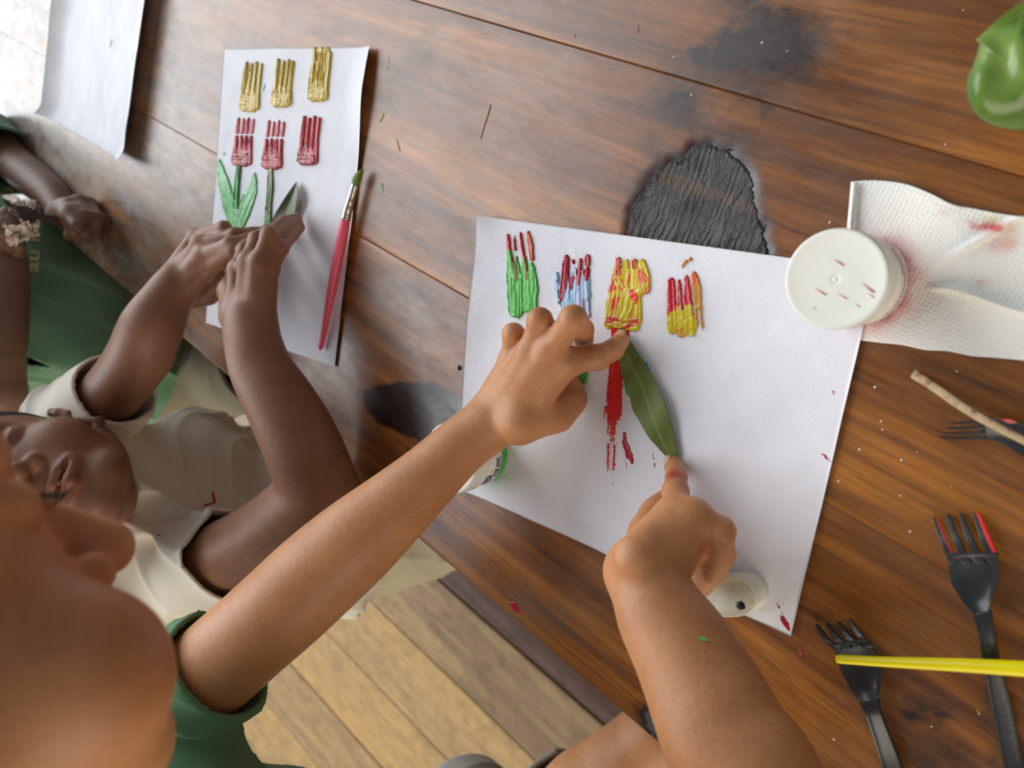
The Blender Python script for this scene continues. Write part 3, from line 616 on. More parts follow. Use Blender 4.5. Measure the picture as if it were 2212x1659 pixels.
def frame(Fd, Dn):            # head frame from face forward and head-down directions, in camera axes
    f = nrm(RW.T @ np.array(Fd, float)); d = RW.T @ np.array(Dn, float); u = nrm(-(d - f * (d @ f))); x = np.cross(f, u)
    return np.array([x, f, u])
def head(F, O, R, s=1.0, full=0.0):
    T = lambda x, y, z: O + s * (R.T @ np.array([x, y, z], float))
    E = lambda c, r, k=0.012, op='u': F.ell(T(*c), R, np.array(r) * s, k, op)
    Cn = lambda a, b, ra, rb, k=0.006, op='u': F.cone(T(*a), T(*b), ra * s, rb * s, k, op)
    E((0, -0.014, 0.03), (0.070, 0.090, 0.074), 0.02)
    E((0, 0.022, -0.025), (0.056, 0.060, 0.072), 0.03)
    for q in (-1, 1):
        Cn((q * 0.050, -0.008, -0.04), (q * 0.022, 0.052, -0.084), 0.018, 0.014, 0.02)
        E((q * (0.034 + 0.002 * full), 0.052 + 0.0045 * full, -0.036 - 0.024 * full), (0.027 + 0.003 * full, 0.025 + 0.002 * full, 0.027 + 0.002 * full), 0.018)
    Cn((-0.010, 0.060, -0.088), (0.010, 0.060, -0.088), 0.017, 0.017, 0.015)
    E((0, 0.066, -0.058), (0.026, 0.018, 0.022), 0.012)
    Cn((-0.032, 0.066, 0.018), (0.032, 0.066, 0.018), 0.014, 0.014, 0.012)
    for q in (-1, 1):
        Cn((q * 0.024, 0.088, -0.002), (q * 0.036, 0.082, -0.002), 0.008, 0.008, 0.010, 's')
        E((q * 0.030, 0.064, -0.003), (0.016, 0.015, 0.012), 0.003)
    Cn((0, 0.078, 0.004), (0, 0.091 + 0.005 * full, -0.028), 0.0065, 0.0095 + 0.001 * full, 0.006)
    for q in (-1, 1):
        F.ball(T(q * 0.0115, 0.084, -0.034), 0.0078 * s, 0.005)
        F.ball(T(q * 0.0058, 0.0905, -0.0425), 0.0034 * s, 0.002, 's')
    for a, b in (((-0.020, 0.0765, -0.0605), (-0.005, 0.0835, -0.0570)), ((-0.005, 0.0835, -0.0570), (0.005, 0.0835, -0.0570)), ((0.005, 0.0835, -0.0570), (0.020, 0.0765, -0.0605))): Cn(a, b, 0.0050, 0.0052, 0.003)
    for a, b in (((-0.018, 0.0755, -0.065), (0, 0.0825, -0.0700)), ((0, 0.0825, -0.0700), (0.018, 0.0755, -0.065))): Cn(a, b, 0.0055, 0.0068, 0.003)
    Cn((-0.019, 0.083, -0.0625), (0.019, 0.083, -0.0625), 0.0018, 0.0018, 0.0015, 's')
    Cn((-0.018, 0.090, -0.0630), (0.018, 0.090, -0.0630), 0.0022, 0.0022, 0.0015, 's')
    for q in (-1, 1):
        for i in range(9):
            a0 = math.pi * (-0.45 + i * 0.16); a1 = a0 + math.pi * 0.16
            p0 = (q * (0.073 + 0.004), -0.012 - 0.015 * math.cos(a0), -0.008 + 0.026 * math.sin(a0)); p1 = (q * (0.073 + 0.004), -0.012 - 0.015 * math.cos(a1), -0.008 + 0.026 * math.sin(a1))
            Cn(p0, p1, 0.0038, 0.0038, 0.003)
        E((q * 0.071, -0.008, -0.012), (0.005, 0.014, 0.022), 0.004); F.ball(T(q * 0.074, -0.002, -0.036), 0.006 * s, 0.004)
        F.ball(T(q * 0.078, -0.006, -0.010), 0.008 * s, 0.004, 's')
    F.spots.append((T(-0.015, 0.080, -0.0575), T(0.015, 0.080, -0.0575), 0.0065 * s, 0.0012, (0.82, 0.66, 0.66)))
    F.spots.append((T(-0.012, 0.082, -0.069), T(0.012, 0.082, -0.069), 0.0075 * s, 0.0012, (1.0, 0.70, 0.68)))
    for q in (-1, 1):
        F.spots.append((T(q * 0.012, 0.082, 0.018), T(q * 0.045, 0.068, 0.020), 0.004 * s, 0.0015, (0.35, 0.32, 0.32)))
    return T
def hair_cap(T, R, s, parent, name='hair'):
    H = Field(0.003); H.ell(T(0, -0.018, 0.036), R, np.array([0.0735, 0.0925, 0.076]) * s, 0.01)
    pl = T(0, 0.045, 0.055); nn = nrm(R.T @ np.array([0, 1.0, -0.42])); pl2 = T(0, -0.02, -0.035)
    def post(P, d):
        a = (P - pl.astype(np.float32)) @ nn.astype(np.float32); b = (pl2.astype(np.float32) - P) @ R[2].astype(np.float32)
        return np.maximum(np.maximum(np.maximum(d, -(d + 0.006)), a), b)
    H.post = post; return H.mesh(name, parent, M_hair)
def eyes(T, R, s, parent):
    for q in (-1, 1):
        V = []; n = 10
        V, Fc = [], []
        for i in range(n + 1):
            for j in range(2 * n):
                a = math.pi * i / n; b = math.pi * j / n; V.append(T(q * 0.030 + 0.011 * math.sin(a) * math.cos(b), 0.0665 + 0.0105 * math.cos(a), -0.003 + 0.0075 * math.sin(a) * math.sin(b)))
        Fc = [tuple(f) for f in gridfaces(n + 1, 2 * n, wrap=True)]
        e = mesh('eye', V, Fc, parent, M_eye)
        V, Fc = [], []
        for i in range(9):
            x = q * 0.030 + (i - 4) * 0.0024; y = 0.0785 - 0.00009 * (i - 4) ** 2
            v_, f_ = tube([T(x, y, -0.004), T(x * 1.01, y + 0.005, -0.0075), T(x * 1.03, y + 0.009, -0.007)], [0.00028, 0.0002, 0.00006], 5)
            b0 = len(V); V += v_; Fc += [tuple(k_ + b0 for k_ in f) for f in f_]
        mesh('eyelashes', V, Fc, e, M_lash)

def hand(F, wrist, wr, mcp, fingers, radii, thumb, tr, back=0.0):
    """wrist point/radius, list of 4 MCP points, per finger [pip, dip, tip]; thumb chain"""
    back = UP; wrist = np.asarray(wrist); mcp = [np.asarray(m) for m in mcp]
    side = nrm(mcp[-1] - mcp[0])
    for i, m in enumerate(mcp):
        w0 = wrist + side * (i - 1.5) * wr * 0.55; rr = radii[i] * 1.35
        F.cone(w0, m, wr * 0.64, radii[i] * 1.18, 0.006)
        F.ball(m, radii[i] * 1.32, 0.003)
        F.cone(w0 + (m - w0) * 0.35 + back * 0.0035, m + back * radii[i] * 0.55, 0.0035, 0.0030, 0.006)
    for a, b in zip(mcp[:-1], mcp[1:]): F.cone(a, b, radii[0] * 0.95, radii[0] * 0.95, 0.004)
    for i, (m, fg) in enumerate(zip(mcp, fingers)):
        r = radii[i]; pts = [m] + [np.asarray(p) for p in fg]
        F.cone(pts[0], pts[1], r * 1.12, r * 1.02, 0.0035); F.cone(pts[1], pts[2], r * 1.03, r * 0.93, 0.0022); F.cone(pts[2], pts[3], r * 0.95, r * 0.82, 0.0022)
        F.ball(pts[1], r * 1.10, 0.003)
    t = [np.asarray(p) for p in thumb]
    F.chain(t, tr, 0.008)
def nail(parent, tip, prev, up, r, ln=1.1, wd=0.72):
    tip = np.asarray(tip); ax = nrm(tip - np.asarray(prev)); up = nrm(np.asarray(up) - ax * (np.asarray(up) @ ax)); sd = np.cross(ax, up)
    V = []; n, m = 8, 8
    for i in range(n + 1):
        for j in range(m + 1):
            a = (i / n * 2 - 1); b = (j / m * 2 - 1) * 0.95; L = ln * r * math.sqrt(max(0.02, 1 - abs(b) ** 3)) if a > 0 else ln * r * math.sqrt(max(0.02, 1 - b * b * 0.6))
            th = b * wd * 1.25; rr = r * (0.86 + 0.02 * (1 - a * a))
            V.append(tip + ax * (a * L * 0.62 + r * 0.08) + (up * math.cos(th) + sd * math.sin(th)) * rr)
    Fc = [tuple(f) for f in gridfaces(n + 1, m + 1)]
    me_o = mesh('fingernail', V, Fc, parent, M_nail)
    md = me_o.modifiers.new('s', 'SOLIDIFY'); md.thickness = 0.0006; md.offset = 0
    return me_o
def folds(P, dirs, amps, freqs, seed=0):
    out = np.zeros(len(P), np.float32); wx = np.sin(P[:, 0] * 31 + P[:, 1] * 17 + seed); wy = np.sin(P[:, 1] * 27 - P[:, 2] * 23 + seed * 2)
    for d, a, f in zip(dirs, amps, freqs):
        t = P @ nrm(d).astype(np.float32) * f + 1.3 * wx + 1.1 * wy
        out += a * (1 - np.abs(np.sin(t))) ** 2
    return out
def shell(F, thick, cuts, fold=None):
    """turn a field into an open cloth shell; cuts: (point, normal, radius) removes the side the normal points to"""
    def post(P, d):
        if fold is not None: d = d - fold(P)
        o = np.maximum(d, -(d + thick))
        for c, n, r in cuts:
            c = np.asarray(c, np.float32); n = nrm(n).astype(np.float32); q = P - c; h = q @ n; h = 0.075 - np.abs(h - 0.075)
            rad = np.sqrt(np.maximum((q * q).sum(1) - (q @ n) ** 2, 0)) - r
            o = np.maximum(o, -np.maximum(-h, rad))
        return o
    F.post = post
def pts3(L, dd=None):
    out = []; rr = []
    for x, y, hw, d in L: out.append(PD(x, y, d)); rr.append(hw * d / FPX)
    return out, rr
def torso(F, sh_l, sh_r, nb, hip, fwd, wch=0.098, dch=0.064, k=0.03, grow=0.0, hipw=0.085):
    x = nrm(np.asarray(sh_r) - np.asarray(sh_l)); mid = (np.asarray(sh_l) + np.asarray(sh_r)) / 2; dn = nrm(np.asarray(hip) - mid)
    f = nrm(np.asarray(fwd) - x * (np.asarray(fwd) @ x)); f = nrm(f - dn * (f @ dn)); R = np.array([x, f, dn]); L = np.linalg.norm(np.asarray(hip) - mid)
    F.ell(mid + dn * 0.07, R, (wch + grow, dch + grow, 0.085 + grow), k)
    F.ell(mid + dn * L * 0.55, R, (wch * 0.9 + grow, dch * 1.0 + grow, 0.09 + grow), k)
    F.ell(np.asarray(hip), R, (hipw + 0.012 + grow, dch + 0.008 + grow, 0.075 + grow), k)
    return R, mid, dn
UP = np.array([0, 0, 1.0])

# ------------------------------------------------------------------ child in the foreground (bottom left)
near = thing('person', 'person in a green T-shirt, nearest, pressing both ends of the long green leaf onto paper', 'person', (-0.6, -0.45, 0))
hR = frame((0.54, -0.42, 0.73), (0.60, 0.79, 0.12))
S3 = 1.06
nas = PD(64, 1090, 0.298); hO = nas - S3 * (hR.T @ np.array([0, 0.084, 0.0]))
F = Field(0.0017); T3 = head(F, hO, hR, S3, 1.0)
armL, rL = pts3([(1078, 905, 57, 0.528), (1005, 955, 58, 0.530), (925, 1030, 66, 0.530), (850, 1098, 78, 0.530), (770, 1168, 91, 0.530), (690, 1238, 97, 0.535), (610, 1312, 98, 0.54), (520, 1392, 97, 0.55), (430, 1472, 99, 0.56), (340, 1550, 92, 0.58)])
F.smooth(armL, rL); NA = len(F.pr)
armR, rR = pts3([(1398, 1245, 74, 0.425), (1427, 1325, 90, 0.415), (1474, 1400, 104, 0.405), (1524, 1500, 119, 0.392), (1568, 1600, 131, 0.378), (1625, 1760, 138, 0.362)])
shR3 = np.array([-0.39, -0.42, TZ + 0.21]); armR.append(np.array([-0.24, -0.31, TZ + 0.15])); rR.append(0.032); armR.append(shR3); rR.append(0.036)
F.smooth(armR, rR)
shL3 = armL[-1]; mid3_ = (shL3 + shR3) / 2; nb3 = 0.55 * T3(0, -0.035, -0.10) + 0.45 * mid3_
F.cone(T3(0, -0.02, -0.05), nb3, 0.036, 0.038, 0.02)
mid3 = (shL3 + shR3) / 2; n0 = len(F.pr); F.cone(nb3, mid3 + np.array([0, 0, 0.01]), 0.040, 0.05, 0.03); F.cone(shL3, shR3, 0.036, 0.038, 0.03)
hip3 = np.array([-0.66, -0.575, TZ - 0.20]); Rt, md, dn3 = torso(F, shL3, shR3, nb3, hip3, (0.547, 0.837, 0), 0.084, 0.054); TP3 = F.pr[n0:]
knR = PD(1425, 1588, 0.86); hpR = hip3 + np.array([0.03, 0.02, -0.02]); F.chain([hpR, (hpR + knR) / 2, knR], [0.056, 0.050, 0.042], 0.015)
ankR = knR + np.array([0.02, -0.02, -0.20]); F.chain([knR, (knR + ankR) / 2, ankR], [0.040, 0.036, 0.024], 0.012)
F.chain([ankR, ankR + np.array([0.045, 0.06, -0.012])], [0.024, 0.016], 0.01)
knL = hip3 + np.array([0.06, -0.13, -0.13]); hpL = hip3 + np.array([-0.06, 0.04, -0.03]); F.chain([hpL, knL], [0.056, 0.044], 0.015)
ankL = np.array([knL[0] - 0.05, knL[1] - 0.14, 0.03]); F.chain([knL, ankL], [0.040, 0.024], 0.012); F.chain([ankL, ankL + np.array([0.045, 0.06, -0.008])], [0.024, 0.016], 0.01)
# left hand (upper): index presses the leaf base
mL = [PH(1105, 778, 0.044), PH(1145, 762, 0.052), PH(1190, 755, 0.052), PH(1228, 782, 0.042)]
fL = [[PH(1109, 722, 0.050), PH(1124, 738, 0.026), PH(1130, 752, 0.012)],
      [PH(1166, 692, 0.056), PH(1190, 716, 0.030), PH(1196, 738, 0.012)],
      [PH(1238, 690, 0.058), PH(1258, 712, 0.034), PH(1262, 737, 0.016)],
      [PH(1292, 772, 0.031), PH(1324, 756, 0.021), PH(1341, 737, 0.0098)]]
hand(F, armL[0], 0.0185, mL, fL, [0.0066, 0.0072, 0.0078, 0.0074], [PH(1125, 912, 0.050), PH(1200, 892, 0.026), PH(1232, 862, 0.017), PH(1228, 825, 0.011)], [0.0155, 0.0120, 0.0098, 0.008])
# right hand (lower): index presses the leaf stem
mR = [PH(1462, 1112, 0.060), PH(1500, 1118, 0.060), PH(1505, 1150, 0.050), PH(1495, 1180, 0.042)]
fR = [[PH(1459, 1062, 0.040), PH(1461, 1030, 0.024), PH(1455, 1004, 0.0095)],
      [PH(1554, 1148, 0.054), PH(1561, 1197, 0.038), PH(1541, 1241, 0.030)],
      [PH(1552, 1184, 0.032), PH(1546, 1230, 0.022), PH(1518, 1268, 0.020)],
      [PH(1530, 1210, 0.020), PH(1512, 1236, 0.016), PH(1494, 1250, 0.018)]]
hand(F, armR[0], 0.0205, mR, fR, [0.0070, 0.0078, 0.0074, 0.0064], [PH(1385, 1215, 0.060), PH(1405, 1150, 0.040), PH(1420, 1110, 0.028), PH(1438, 1085, 0.020)], [0.015, 0.0115, 0.009, 0.0078])
F.cone(PH(1370, 1235, 0.072), PH(1460, 1130, 0.062), 0.017, 0.011, 0.014)
F.spots += [(PH(1450, 1026, 0.034), PH(1475, 1024, 0.034), 0.0055, 0.0012, (0.85, 0.28, 0.36)), (PH(1519, 1180, 0.06), PH(1516, 1196, 0.05), 0.0028, 0.0012, (1.1, 0.5, 0.55)),
            (armR[2] + np.array([0.012, 0.002, 0.018]), armR[2] + np.array([0.016, -0.001, 0.018]), 0.0001, 0.0001, (1, 1, 1))]
bnear = F.mesh('body', near, M_skin_near, True)
nail(bnear, fR[0][2], fR[0][1], nrm(np.array([0.15, -0.1, 1.0])), 0.0068)
nail(bnear, fL[3][2], fL[3][1], nrm(np.array([0.0, 0.25, 1.0])), 0.0068)
hair_cap(T3, hR, S3, near); eyes(T3, hR, S3, near)
# green dab on the forearm
bv = BVHTree.FromPolygons([vv.co.copy() for vv in bnear.data.vertices], [tuple(p.vertices) for p in bnear.data.polygons])
def on_surface(bvh, px, py):
    o_ = Vector((0, 0, TZ + CH)); dr = Vector(tuple(ray(px, py))).normalized(); h = bvh.ray_cast(o_, dr); return (np.array(h[0]), np.array(h[1])) if h[0] else (None, None)
def decal(bvh, pxs, name, parent, mat, off=0.0006):
    V = []; 
    for x, y in pxs:
        p, n_ = on_surface(bvh, x, y)
        if p is None: return
        V.append(p + n_ * off)
    o_ = mesh(name, V, [tuple(range(len(V)))], parent, mat); return o_
decal(bv, [(1507, 1376), (1516, 1377), (1525, 1380), (1528, 1384), (1524, 1387), (1515, 1384), (1508, 1380)], 'paint_spot', near, simple('bright_green_paint', lin(110, 214, 100), 0.3))
# shirt
F = Field(0.0024); F.grow(TP3, 0.009)
SA = smooth_path(np.c_[np.array(armL[-4:]), np.array(rL[-4:])], 10); F.chain([p[:3] for p in SA], [float(p[3]) + 0.007 for p in SA], 0.006)
F.chain(armR[-2:], [r + 0.012 for r in rR[-2:]], 0.02)
nrL = nrm(armL[-4] - armL[-2]); nrR = nrm(armR[-2] - shR3)
nnk = nrm(nb3 - mid3)
shell(F, 0.0045, [(PD(478, 1432, 0.554), nrm(nrL), 0.075), (armR[-2], nrR, 0.12), (nb3 + nnk * 0.01, nnk, 0.06), (hip3 + dn3 * 0.05, dn3, 0.4)],
      lambda P: folds(P, [(1, 0.3, 0.5), (0.2, 1, -0.6)], [0.003, 0.0025], [60, 75], 1))
o = F.mesh('t_shirt', near, M_green); o['label'] = 'green T-shirt'
F = Field(0.0032); F.chain([hpR, (hpR + knR) / 2 * 0.5 + hpR * 0.5 + (knR - hpR) * 0.12, hpR + (knR - hpR) * 0.62], [0.068, 0.062, 0.058], 0.015)
F.chain([hpL, hpL + (knL - hpL) * 0.6], [0.068, 0.060], 0.015); F.ell(hip3, Rt, (0.104, 0.080, 0.08), 0.02)
shell(F, 0.006, [(hpR + (knR - hpR) * 0.48, knR - hpR, 0.1), (hpL + (knL - hpL) * 0.55, knL - hpL, 0.1), (hip3 - dn3 * 0.045, -dn3, 0.4)], lambda P: folds(P, [(1, 0, 0.3)], [0.002], [80], 4))
o = F.mesh('shorts', near, M_grey); o['label'] = 'grey shorts'

# ------------------------------------------------------------------ child in the beige shirt (left middle)
mid_ = thing('person', 'person in a cream T-shirt, seated between the other two, pressing a leaf beside red tulips', 'person', (-0.88, -0.12, 0))
hR2 = frame((0.06, -0.32, -0.94), (0.98, 0.14, 0.05)); S2 = 1.0
lips = PD(133, 1034, 0.67); hO2 = lips - S2 * (hR2.T @ np.array([0, 0.084, -0.063]))
F = Field(0.0021); T2 = head(F, hO2, hR2, S2)
aA, rA = pts3([(384, 612, 44, 0.755), (352, 662, 52, 0.75), (325, 712, 62, 0.75), (305, 765, 64, 0.77), (265, 822, 61, 0.79), (215, 880, 62, 0.82), (165, 925, 62, 0.86)])
F.smooth(aA[:4], rA[:4]); F.smooth(aA[3:], rA[3:])
aB, rB = pts3([(540, 692, 54, 0.675), (548, 745, 57, 0.665), (566, 802, 63, 0.66), (606, 870, 72, 0.655), (652, 960, 80, 0.655), (692, 1062, 82, 0.665)])
F.smooth(aB, rB); aB2, rB2 = pts3([(692, 1062, 82, 0.665), (600, 1135, 76, 0.69), (520, 1185, 76, 0.73), (440, 1220, 76, 0.78), (385, 1240, 74, 0.83)])
F.smooth(aB2, rB2)
shA, shB = aA[-1], aB2[-1]; m2 = (shA + shB) / 2; nb2 = PD(150, 1120, 0.80)
F.cone(T2(0, -0.02, -0.05), nb2, 0.034, 0.034, 0.015); n0 = len(F.pr); F.cone(nb2, m2, 0.036, 0.04, 0.03); F.cone(shA, shB, 0.032, 0.032, 0.03)
hip2 = np.array([-0.885, -0.165, TZ - 0.235]); R2t, md2, dn2 = torso(F, shA, shB, nb2, hip2, (0.547, 0.837, 0), 0.10, 0.058); TP2 = F.pr[n0:]
kA = hip2 + np.array([0.03, 0.15, 0.0]); kB = PD(985, 1120, 0.92) + np.array([-0.02, 0.0, -0.05]); hA = hip2 + np.array([-0.05, 0.05, -0.02]); hB = hip2 + np.array([0.06, -0.03, -0.02])
for a, b in ((hA, kA), (hB, kB)):
    an = np.array([b[0], b[1], 0.03]); F.chain([a, b], [0.054, 0.042], 0.015); F.chain([b, (b + an) / 2, an], [0.040, 0.034, 0.022], 0.012); F.chain([an, an + np.array([0.045, 0.07, -0.012])], [0.022, 0.015], 0.01)
mA = [PH(424, 512, 0.040), PH(432, 530, 0.047), PH(440, 552, 0.050), PH(450, 578, 0.046)]
fA = [[PH(484, 493, 0.034), PH(503, 506, 0.018), PH(502, 518, 0.009)], [PH(508, 509, 0.032), PH(546, 505, 0.019), PH(574, 501, 0.009)],
      [PH(498, 530, 0.045), PH(535, 520, 0.030), PH(560, 516, 0.012)], [PH(508, 542, 0.044), PH(545, 530, 0.028), PH(568, 522, 0.012)]]
hand(F, aA[0], 0.018, mA, fA, [0.0064, 0.0070, 0.0074, 0.0074], [PH(398, 640, 0.036), PH(448, 632, 0.022), PH(485, 598, 0.016), PH(515, 572, 0.012)], [0.015, 0.0115, 0.0095, 0.008])
mB = [PH(584, 582, 0.052), PH(560, 568, 0.062), PH(537, 566, 0.064), PH(514, 582, 0.058)]
fB = [[PH(608, 535, 0.042), PH(631, 508, 0.024), PH(648, 491, 0.0095)], [PH(582, 508, 0.052), PH(614, 482, 0.030), PH(640, 474, 0.012)],
      [PH(556, 518, 0.048), PH(580, 500, 0.026), PH(600, 492, 0.010)], [PH(530, 540, 0.044), PH(545, 522, 0.024), PH(558, 510, 0.010)]]
hand(F, aB[0], 0.0185, mB, fB, [0.0060, 0.0070, 0.0074, 0.0070], [PH(510, 680, 0.066), PH(500, 630, 0.046), PH(515, 590, 0.030), PH(530, 560, 0.018)], [0.0145, 0.0115, 0.009, 0.0078])
bm2 = F.mesh('body', mid_, M_skin_mid, True)
nail(bm2, fB[0][2], fB[0][1], (0.1, 0.1, 1), 0.0056); nail(bm2, fB[1][2], fB[1][1], (0.1, 0.3, 1), 0.0062); nail(bm2, fA[1][2], fA[1][1], (0, 0.3, 1), 0.0058)
hair_cap(T2, hR2, S2, mid_); eyes(T2, hR2, S2, mid_)
F = Field(0.0024); F.grow(TP2, 0.012)
F.chain(aA[-3:], [r + g_ for r, g_ in zip(rA[-3:], (0.010, 0.010, 0.010))], 0.02); F.cone(aA[-1], m2, 0.038, 0.05, 0.03)
F.chain(aB2[1:], [r + g_ for r, g_ in zip(rB2[1:], (0.006, 0.006, 0.007, 0.010))], 0.02); F.cone(aB2[-1], m2, 0.042, 0.05, 0.03)
F.ell(hip2 + np.array([0.05, 0.03, 0.10]), R2t, (0.105, 0.06, 0.11), 0.04)
nA = nrm(aA[-4] - aA[-2]); nB = nrm(aB2[1] - aB2[3]); nn2 = nrm(nrm(nb2 - m2) * 0.5 - dn2 + 0.25 * np.array([0.547, 0.837, 0])); cc2 = PD(172, 1125, 0.795)
shell(F, 0.0042, [(PD(246, 852, 0.80), nA, 0.09), (PD(502, 1196, 0.742), nB, 0.068), (cc2, nn2, 0.056), (hip2 - dn2 * 0.02, dn2, 0.4)],
      lambda P: folds(P, [(0.5, -0.4, 0.8), (1, 0.4, 0.1), (0.3, -0.9, -0.5)], [0.006, 0.004, 0.005], [38, 60, 50], 3))
shirt2 = F.mesh('t_shirt', mid_, M_beige); shirt2['label'] = 'cream T-shirt'
# collar rib
V, Fc = [], []; cc = cc2; ax1 = nrm(np.cross(nn2, (0, 0, 1.0))); ax2 = np.cross(nn2, ax1)
ring = [cc + 0.055 * (ax1 * math.cos(a) + ax2 * math.sin(a)) for a in np.linspace(0, 2 * math.pi, 49)]
F = Field(0.0024)
F.chain(ring, [0.0075] * 49, 0.003); F.mesh('collar', shirt2, M_beige)
bv2 = BVHTree.FromPolygons([vv.co.copy() for vv in shirt2.data.vertices], [tuple(p.vertices) for p in shirt2.data.polygons])
M_redprint = simple('red_print', lin(190, 62, 34), 0.7)
decal(bv2, [(456, 1064), (461, 1063), (466, 1082), (461, 1085)], 'printed_mark', shirt2, M_redprint)
decal(bv2, [(461, 1085), (466, 1082), (466, 1087), (441, 1095), (439, 1090)], 'printed_mark', shirt2, M_redprint)
F = Field(0.0032); F.chain([hA, hA + (kA - hA) * 0.85], [0.066, 0.062], 0.015); F.chain([hB, hB + (kB - hB) * 0.5, hB + (kB - hB) * 1.02], [0.066, 0.060, 0.058], 0.015); F.ell(hip2, R2t, (0.10, 0.076, 0.08), 0.02)
shell(F, 0.006, [(hA + (kA - hA) * 0.8, kA - hA, 0.09), (hB + (kB - hB) * 0.80, kB - hB, 0.09), (hip2 - dn2 * 0.045, -dn2, 0.4)], lambda P: folds(P, [(1, -0.6, 0.3), (0, 0.5, 1)], [0.004, 0.003], [70, 60], 6))
o = F.mesh('shorts', mid_, M_cream); o['label'] = 'cream shorts'

# ------------------------------------------------------------------ child in the dark green shirt (far left)
far = thing('person', 'person in a dark green T-shirt with cream lettering, wiping a fork with a napkin', 'person', UV(-1.06, -0.55, -TZ))
F = Field(0.0028); hO1 = UV(-1.13, -0.37, 0.40); f1 = nrm(np.array([0.5, 0.55, -0.62])); x1 = nrm(np.cross(f1, UP)); hR1 = np.array([x1, f1, np.cross(x1, f1)])
T1 = head(F, hO1, hR1, 0.98)
shL1 = UV(-1.24, -0.40, 0.19); shR1 = UV(-1.00, -0.46, 0.23); hip1 = UV(-1.02, -0.57, -0.17); nb1 = T1(0, -0.03, -0.12)
F.cone(T1(0, -0.02, -0.05), nb1, 0.034, 0.034, 0.015); m1 = (shL1 + shR1) / 2; n0 = len(F.pr); F.cone(nb1, m1, 0.034, 0.04, 0.03); F.cone(shL1, shR1, 0.032, 0.032, 0.03)
R1t, md1, dn1 = torso(F, shL1, shR1, nb1, hip1, (0.547, 0.837, 0), 0.095, 0.062); TP1 = F.pr[n0:]
a1, r1 = pts3([(142, 462, 30, 1.00), (118, 425, 33, 1.02), (80, 392, 38, 1.05), (30, 352, 40, 1.09), (-30, 310, 42, 1.12)])
F.smooth(a1 + [shL1], r1 + [0.034])
a1b, r1b = pts3([(22, 575, 32, 0.92), (18, 640, 38, 0.92), (8, 740, 44, 0.92), (0, 850, 46, 0.925)])
F.smooth(a1b, r1b); F.chain([a1b[-1], shR1], [0.028, 0.034], 0.01)
k1a = PD(575, 792, 1.02) + np.array([0.0, 0.02, -0.02]); h1a = hip1 + np.array([0.05, -0.01, -0.02]); k1b = hip1 + np.array([0.02, 0.2, 0.0]); h1b = hip1 + np.array([-0.05, 0.05, -0.02])
for a, b in ((h1a, k1a), (h1b, k1b)):
    an = np.array([b[0], b[1], 0.03]); F.chain([a, b], [0.054, 0.042], 0.015); F.chain([b, (b + an) / 2, an], [0.040, 0.034, 0.022], 0.012); F.chain([an, an + np.array([0.045, 0.07, -0.012])], [0.022, 0.015], 0.01)
# fist
def Q1(x, y, d): return PD(x, y, d)
mc = [Q1(210, 452, 0.985), Q1(192, 445, 0.965), Q1(172, 440, 0.952), Q1(150, 446, 0.945)]
mc = mc[::-1]
ff = [[Q1(152, 470, 0.925), Q1(158, 498, 0.935), Q1(150, 508, 0.955)], [Q1(182, 470, 0.925), Q1(186, 502, 0.935), Q1(172, 514, 0.955)],
      [Q1(206, 474, 0.935), Q1(208, 504, 0.945), Q1(192, 514, 0.965)], [Q1(224, 478, 0.955), Q1(222, 500, 0.96), Q1(206, 508, 0.975)]]
hand(F, a1[0], 0.019, mc, ff, [0.0085, 0.009, 0.0088, 0.008], [Q1(136, 466, 0.985), Q1(138, 452, 0.955), Q1(152, 462, 0.925), Q1(168, 488, 0.912)], [0.013, 0.0115, 0.0105, 0.009])
mc2 = [Q1(42, 560, 0.93), Q1(34, 545, 0.925), Q1(22, 535, 0.92), Q1(8, 530, 0.915)]
ff2 = [[Q1(40, 530, 0.905), Q1(30, 512, 0.91), Q1(20, 505, 0.92)], [Q1(28, 515, 0.90), Q1(30, 495, 0.905), Q1(36, 484, 0.915)], [Q1(14, 505, 0.895), Q1(18, 480, 0.905), Q1(28, 470, 0.915)], [Q1(0, 500, 0.89), Q1(4, 470, 0.905), Q1(14, 455, 0.915)]]
hand(F, a1b[0], 0.017, mc2, ff2, [0.0066, 0.0072, 0.0076, 0.0072], [Q1(0, 580, 0.92), Q1(-15, 545, 0.91), Q1(-5, 510, 0.90), Q1(10, 490, 0.90)], [0.014, 0.011, 0.0095, 0.008])
F.mesh('body', far, M_skin_far, True); hair_cap(T1, hR1, 0.98, far); eyes(T1, hR1, 0.98, far)
F = Field(0.0028); F.grow(TP1, 0.014)
F.chain([a1[-3], a1[-2], a1[-1], shL1], [r1[-3] + 0.014, r1[-2] + 0.014, r1[-1] + 0.014, 0.05], 0.02); F.cone(shR1, a1b[-1], 0.046, 0.042, 0.02)
F.ell(PD(45, 470, 1.06), R1t, (0.075, 0.05, 0.06), 0.04); F.ell(UV(-1.07, -0.43, 0.06), R1t, (0.135, 0.06, 0.12), 0.05); F.ell(UV(-1.0, -0.46, -0.03), R1t, (0.125, 0.06, 0.09), 0.04)
shell(F, 0.005, [(PD(22, 340, 1.09), nrm(a1[-3] - a1[-1]), 0.062), ((shR1 + a1b[-1]) / 2, a1b[-1] - shR1, 0.055), (m1 + 0.72 * (nb1 - m1), nb1 - m1 - 0.1 * dn1, 0.055), (hip1 - dn1 * 0.045, dn1, 0.4)],
      lambda P: folds(P, [(1, 0.5, 0.3), (0.4, -0.8, 0.6)], [0.005, 0.004], [34, 42], 2))
shirt1 = F.mesh('t_shirt', far, M_green2); shirt1['label'] = 'dark green T-shirt with cream lettering'
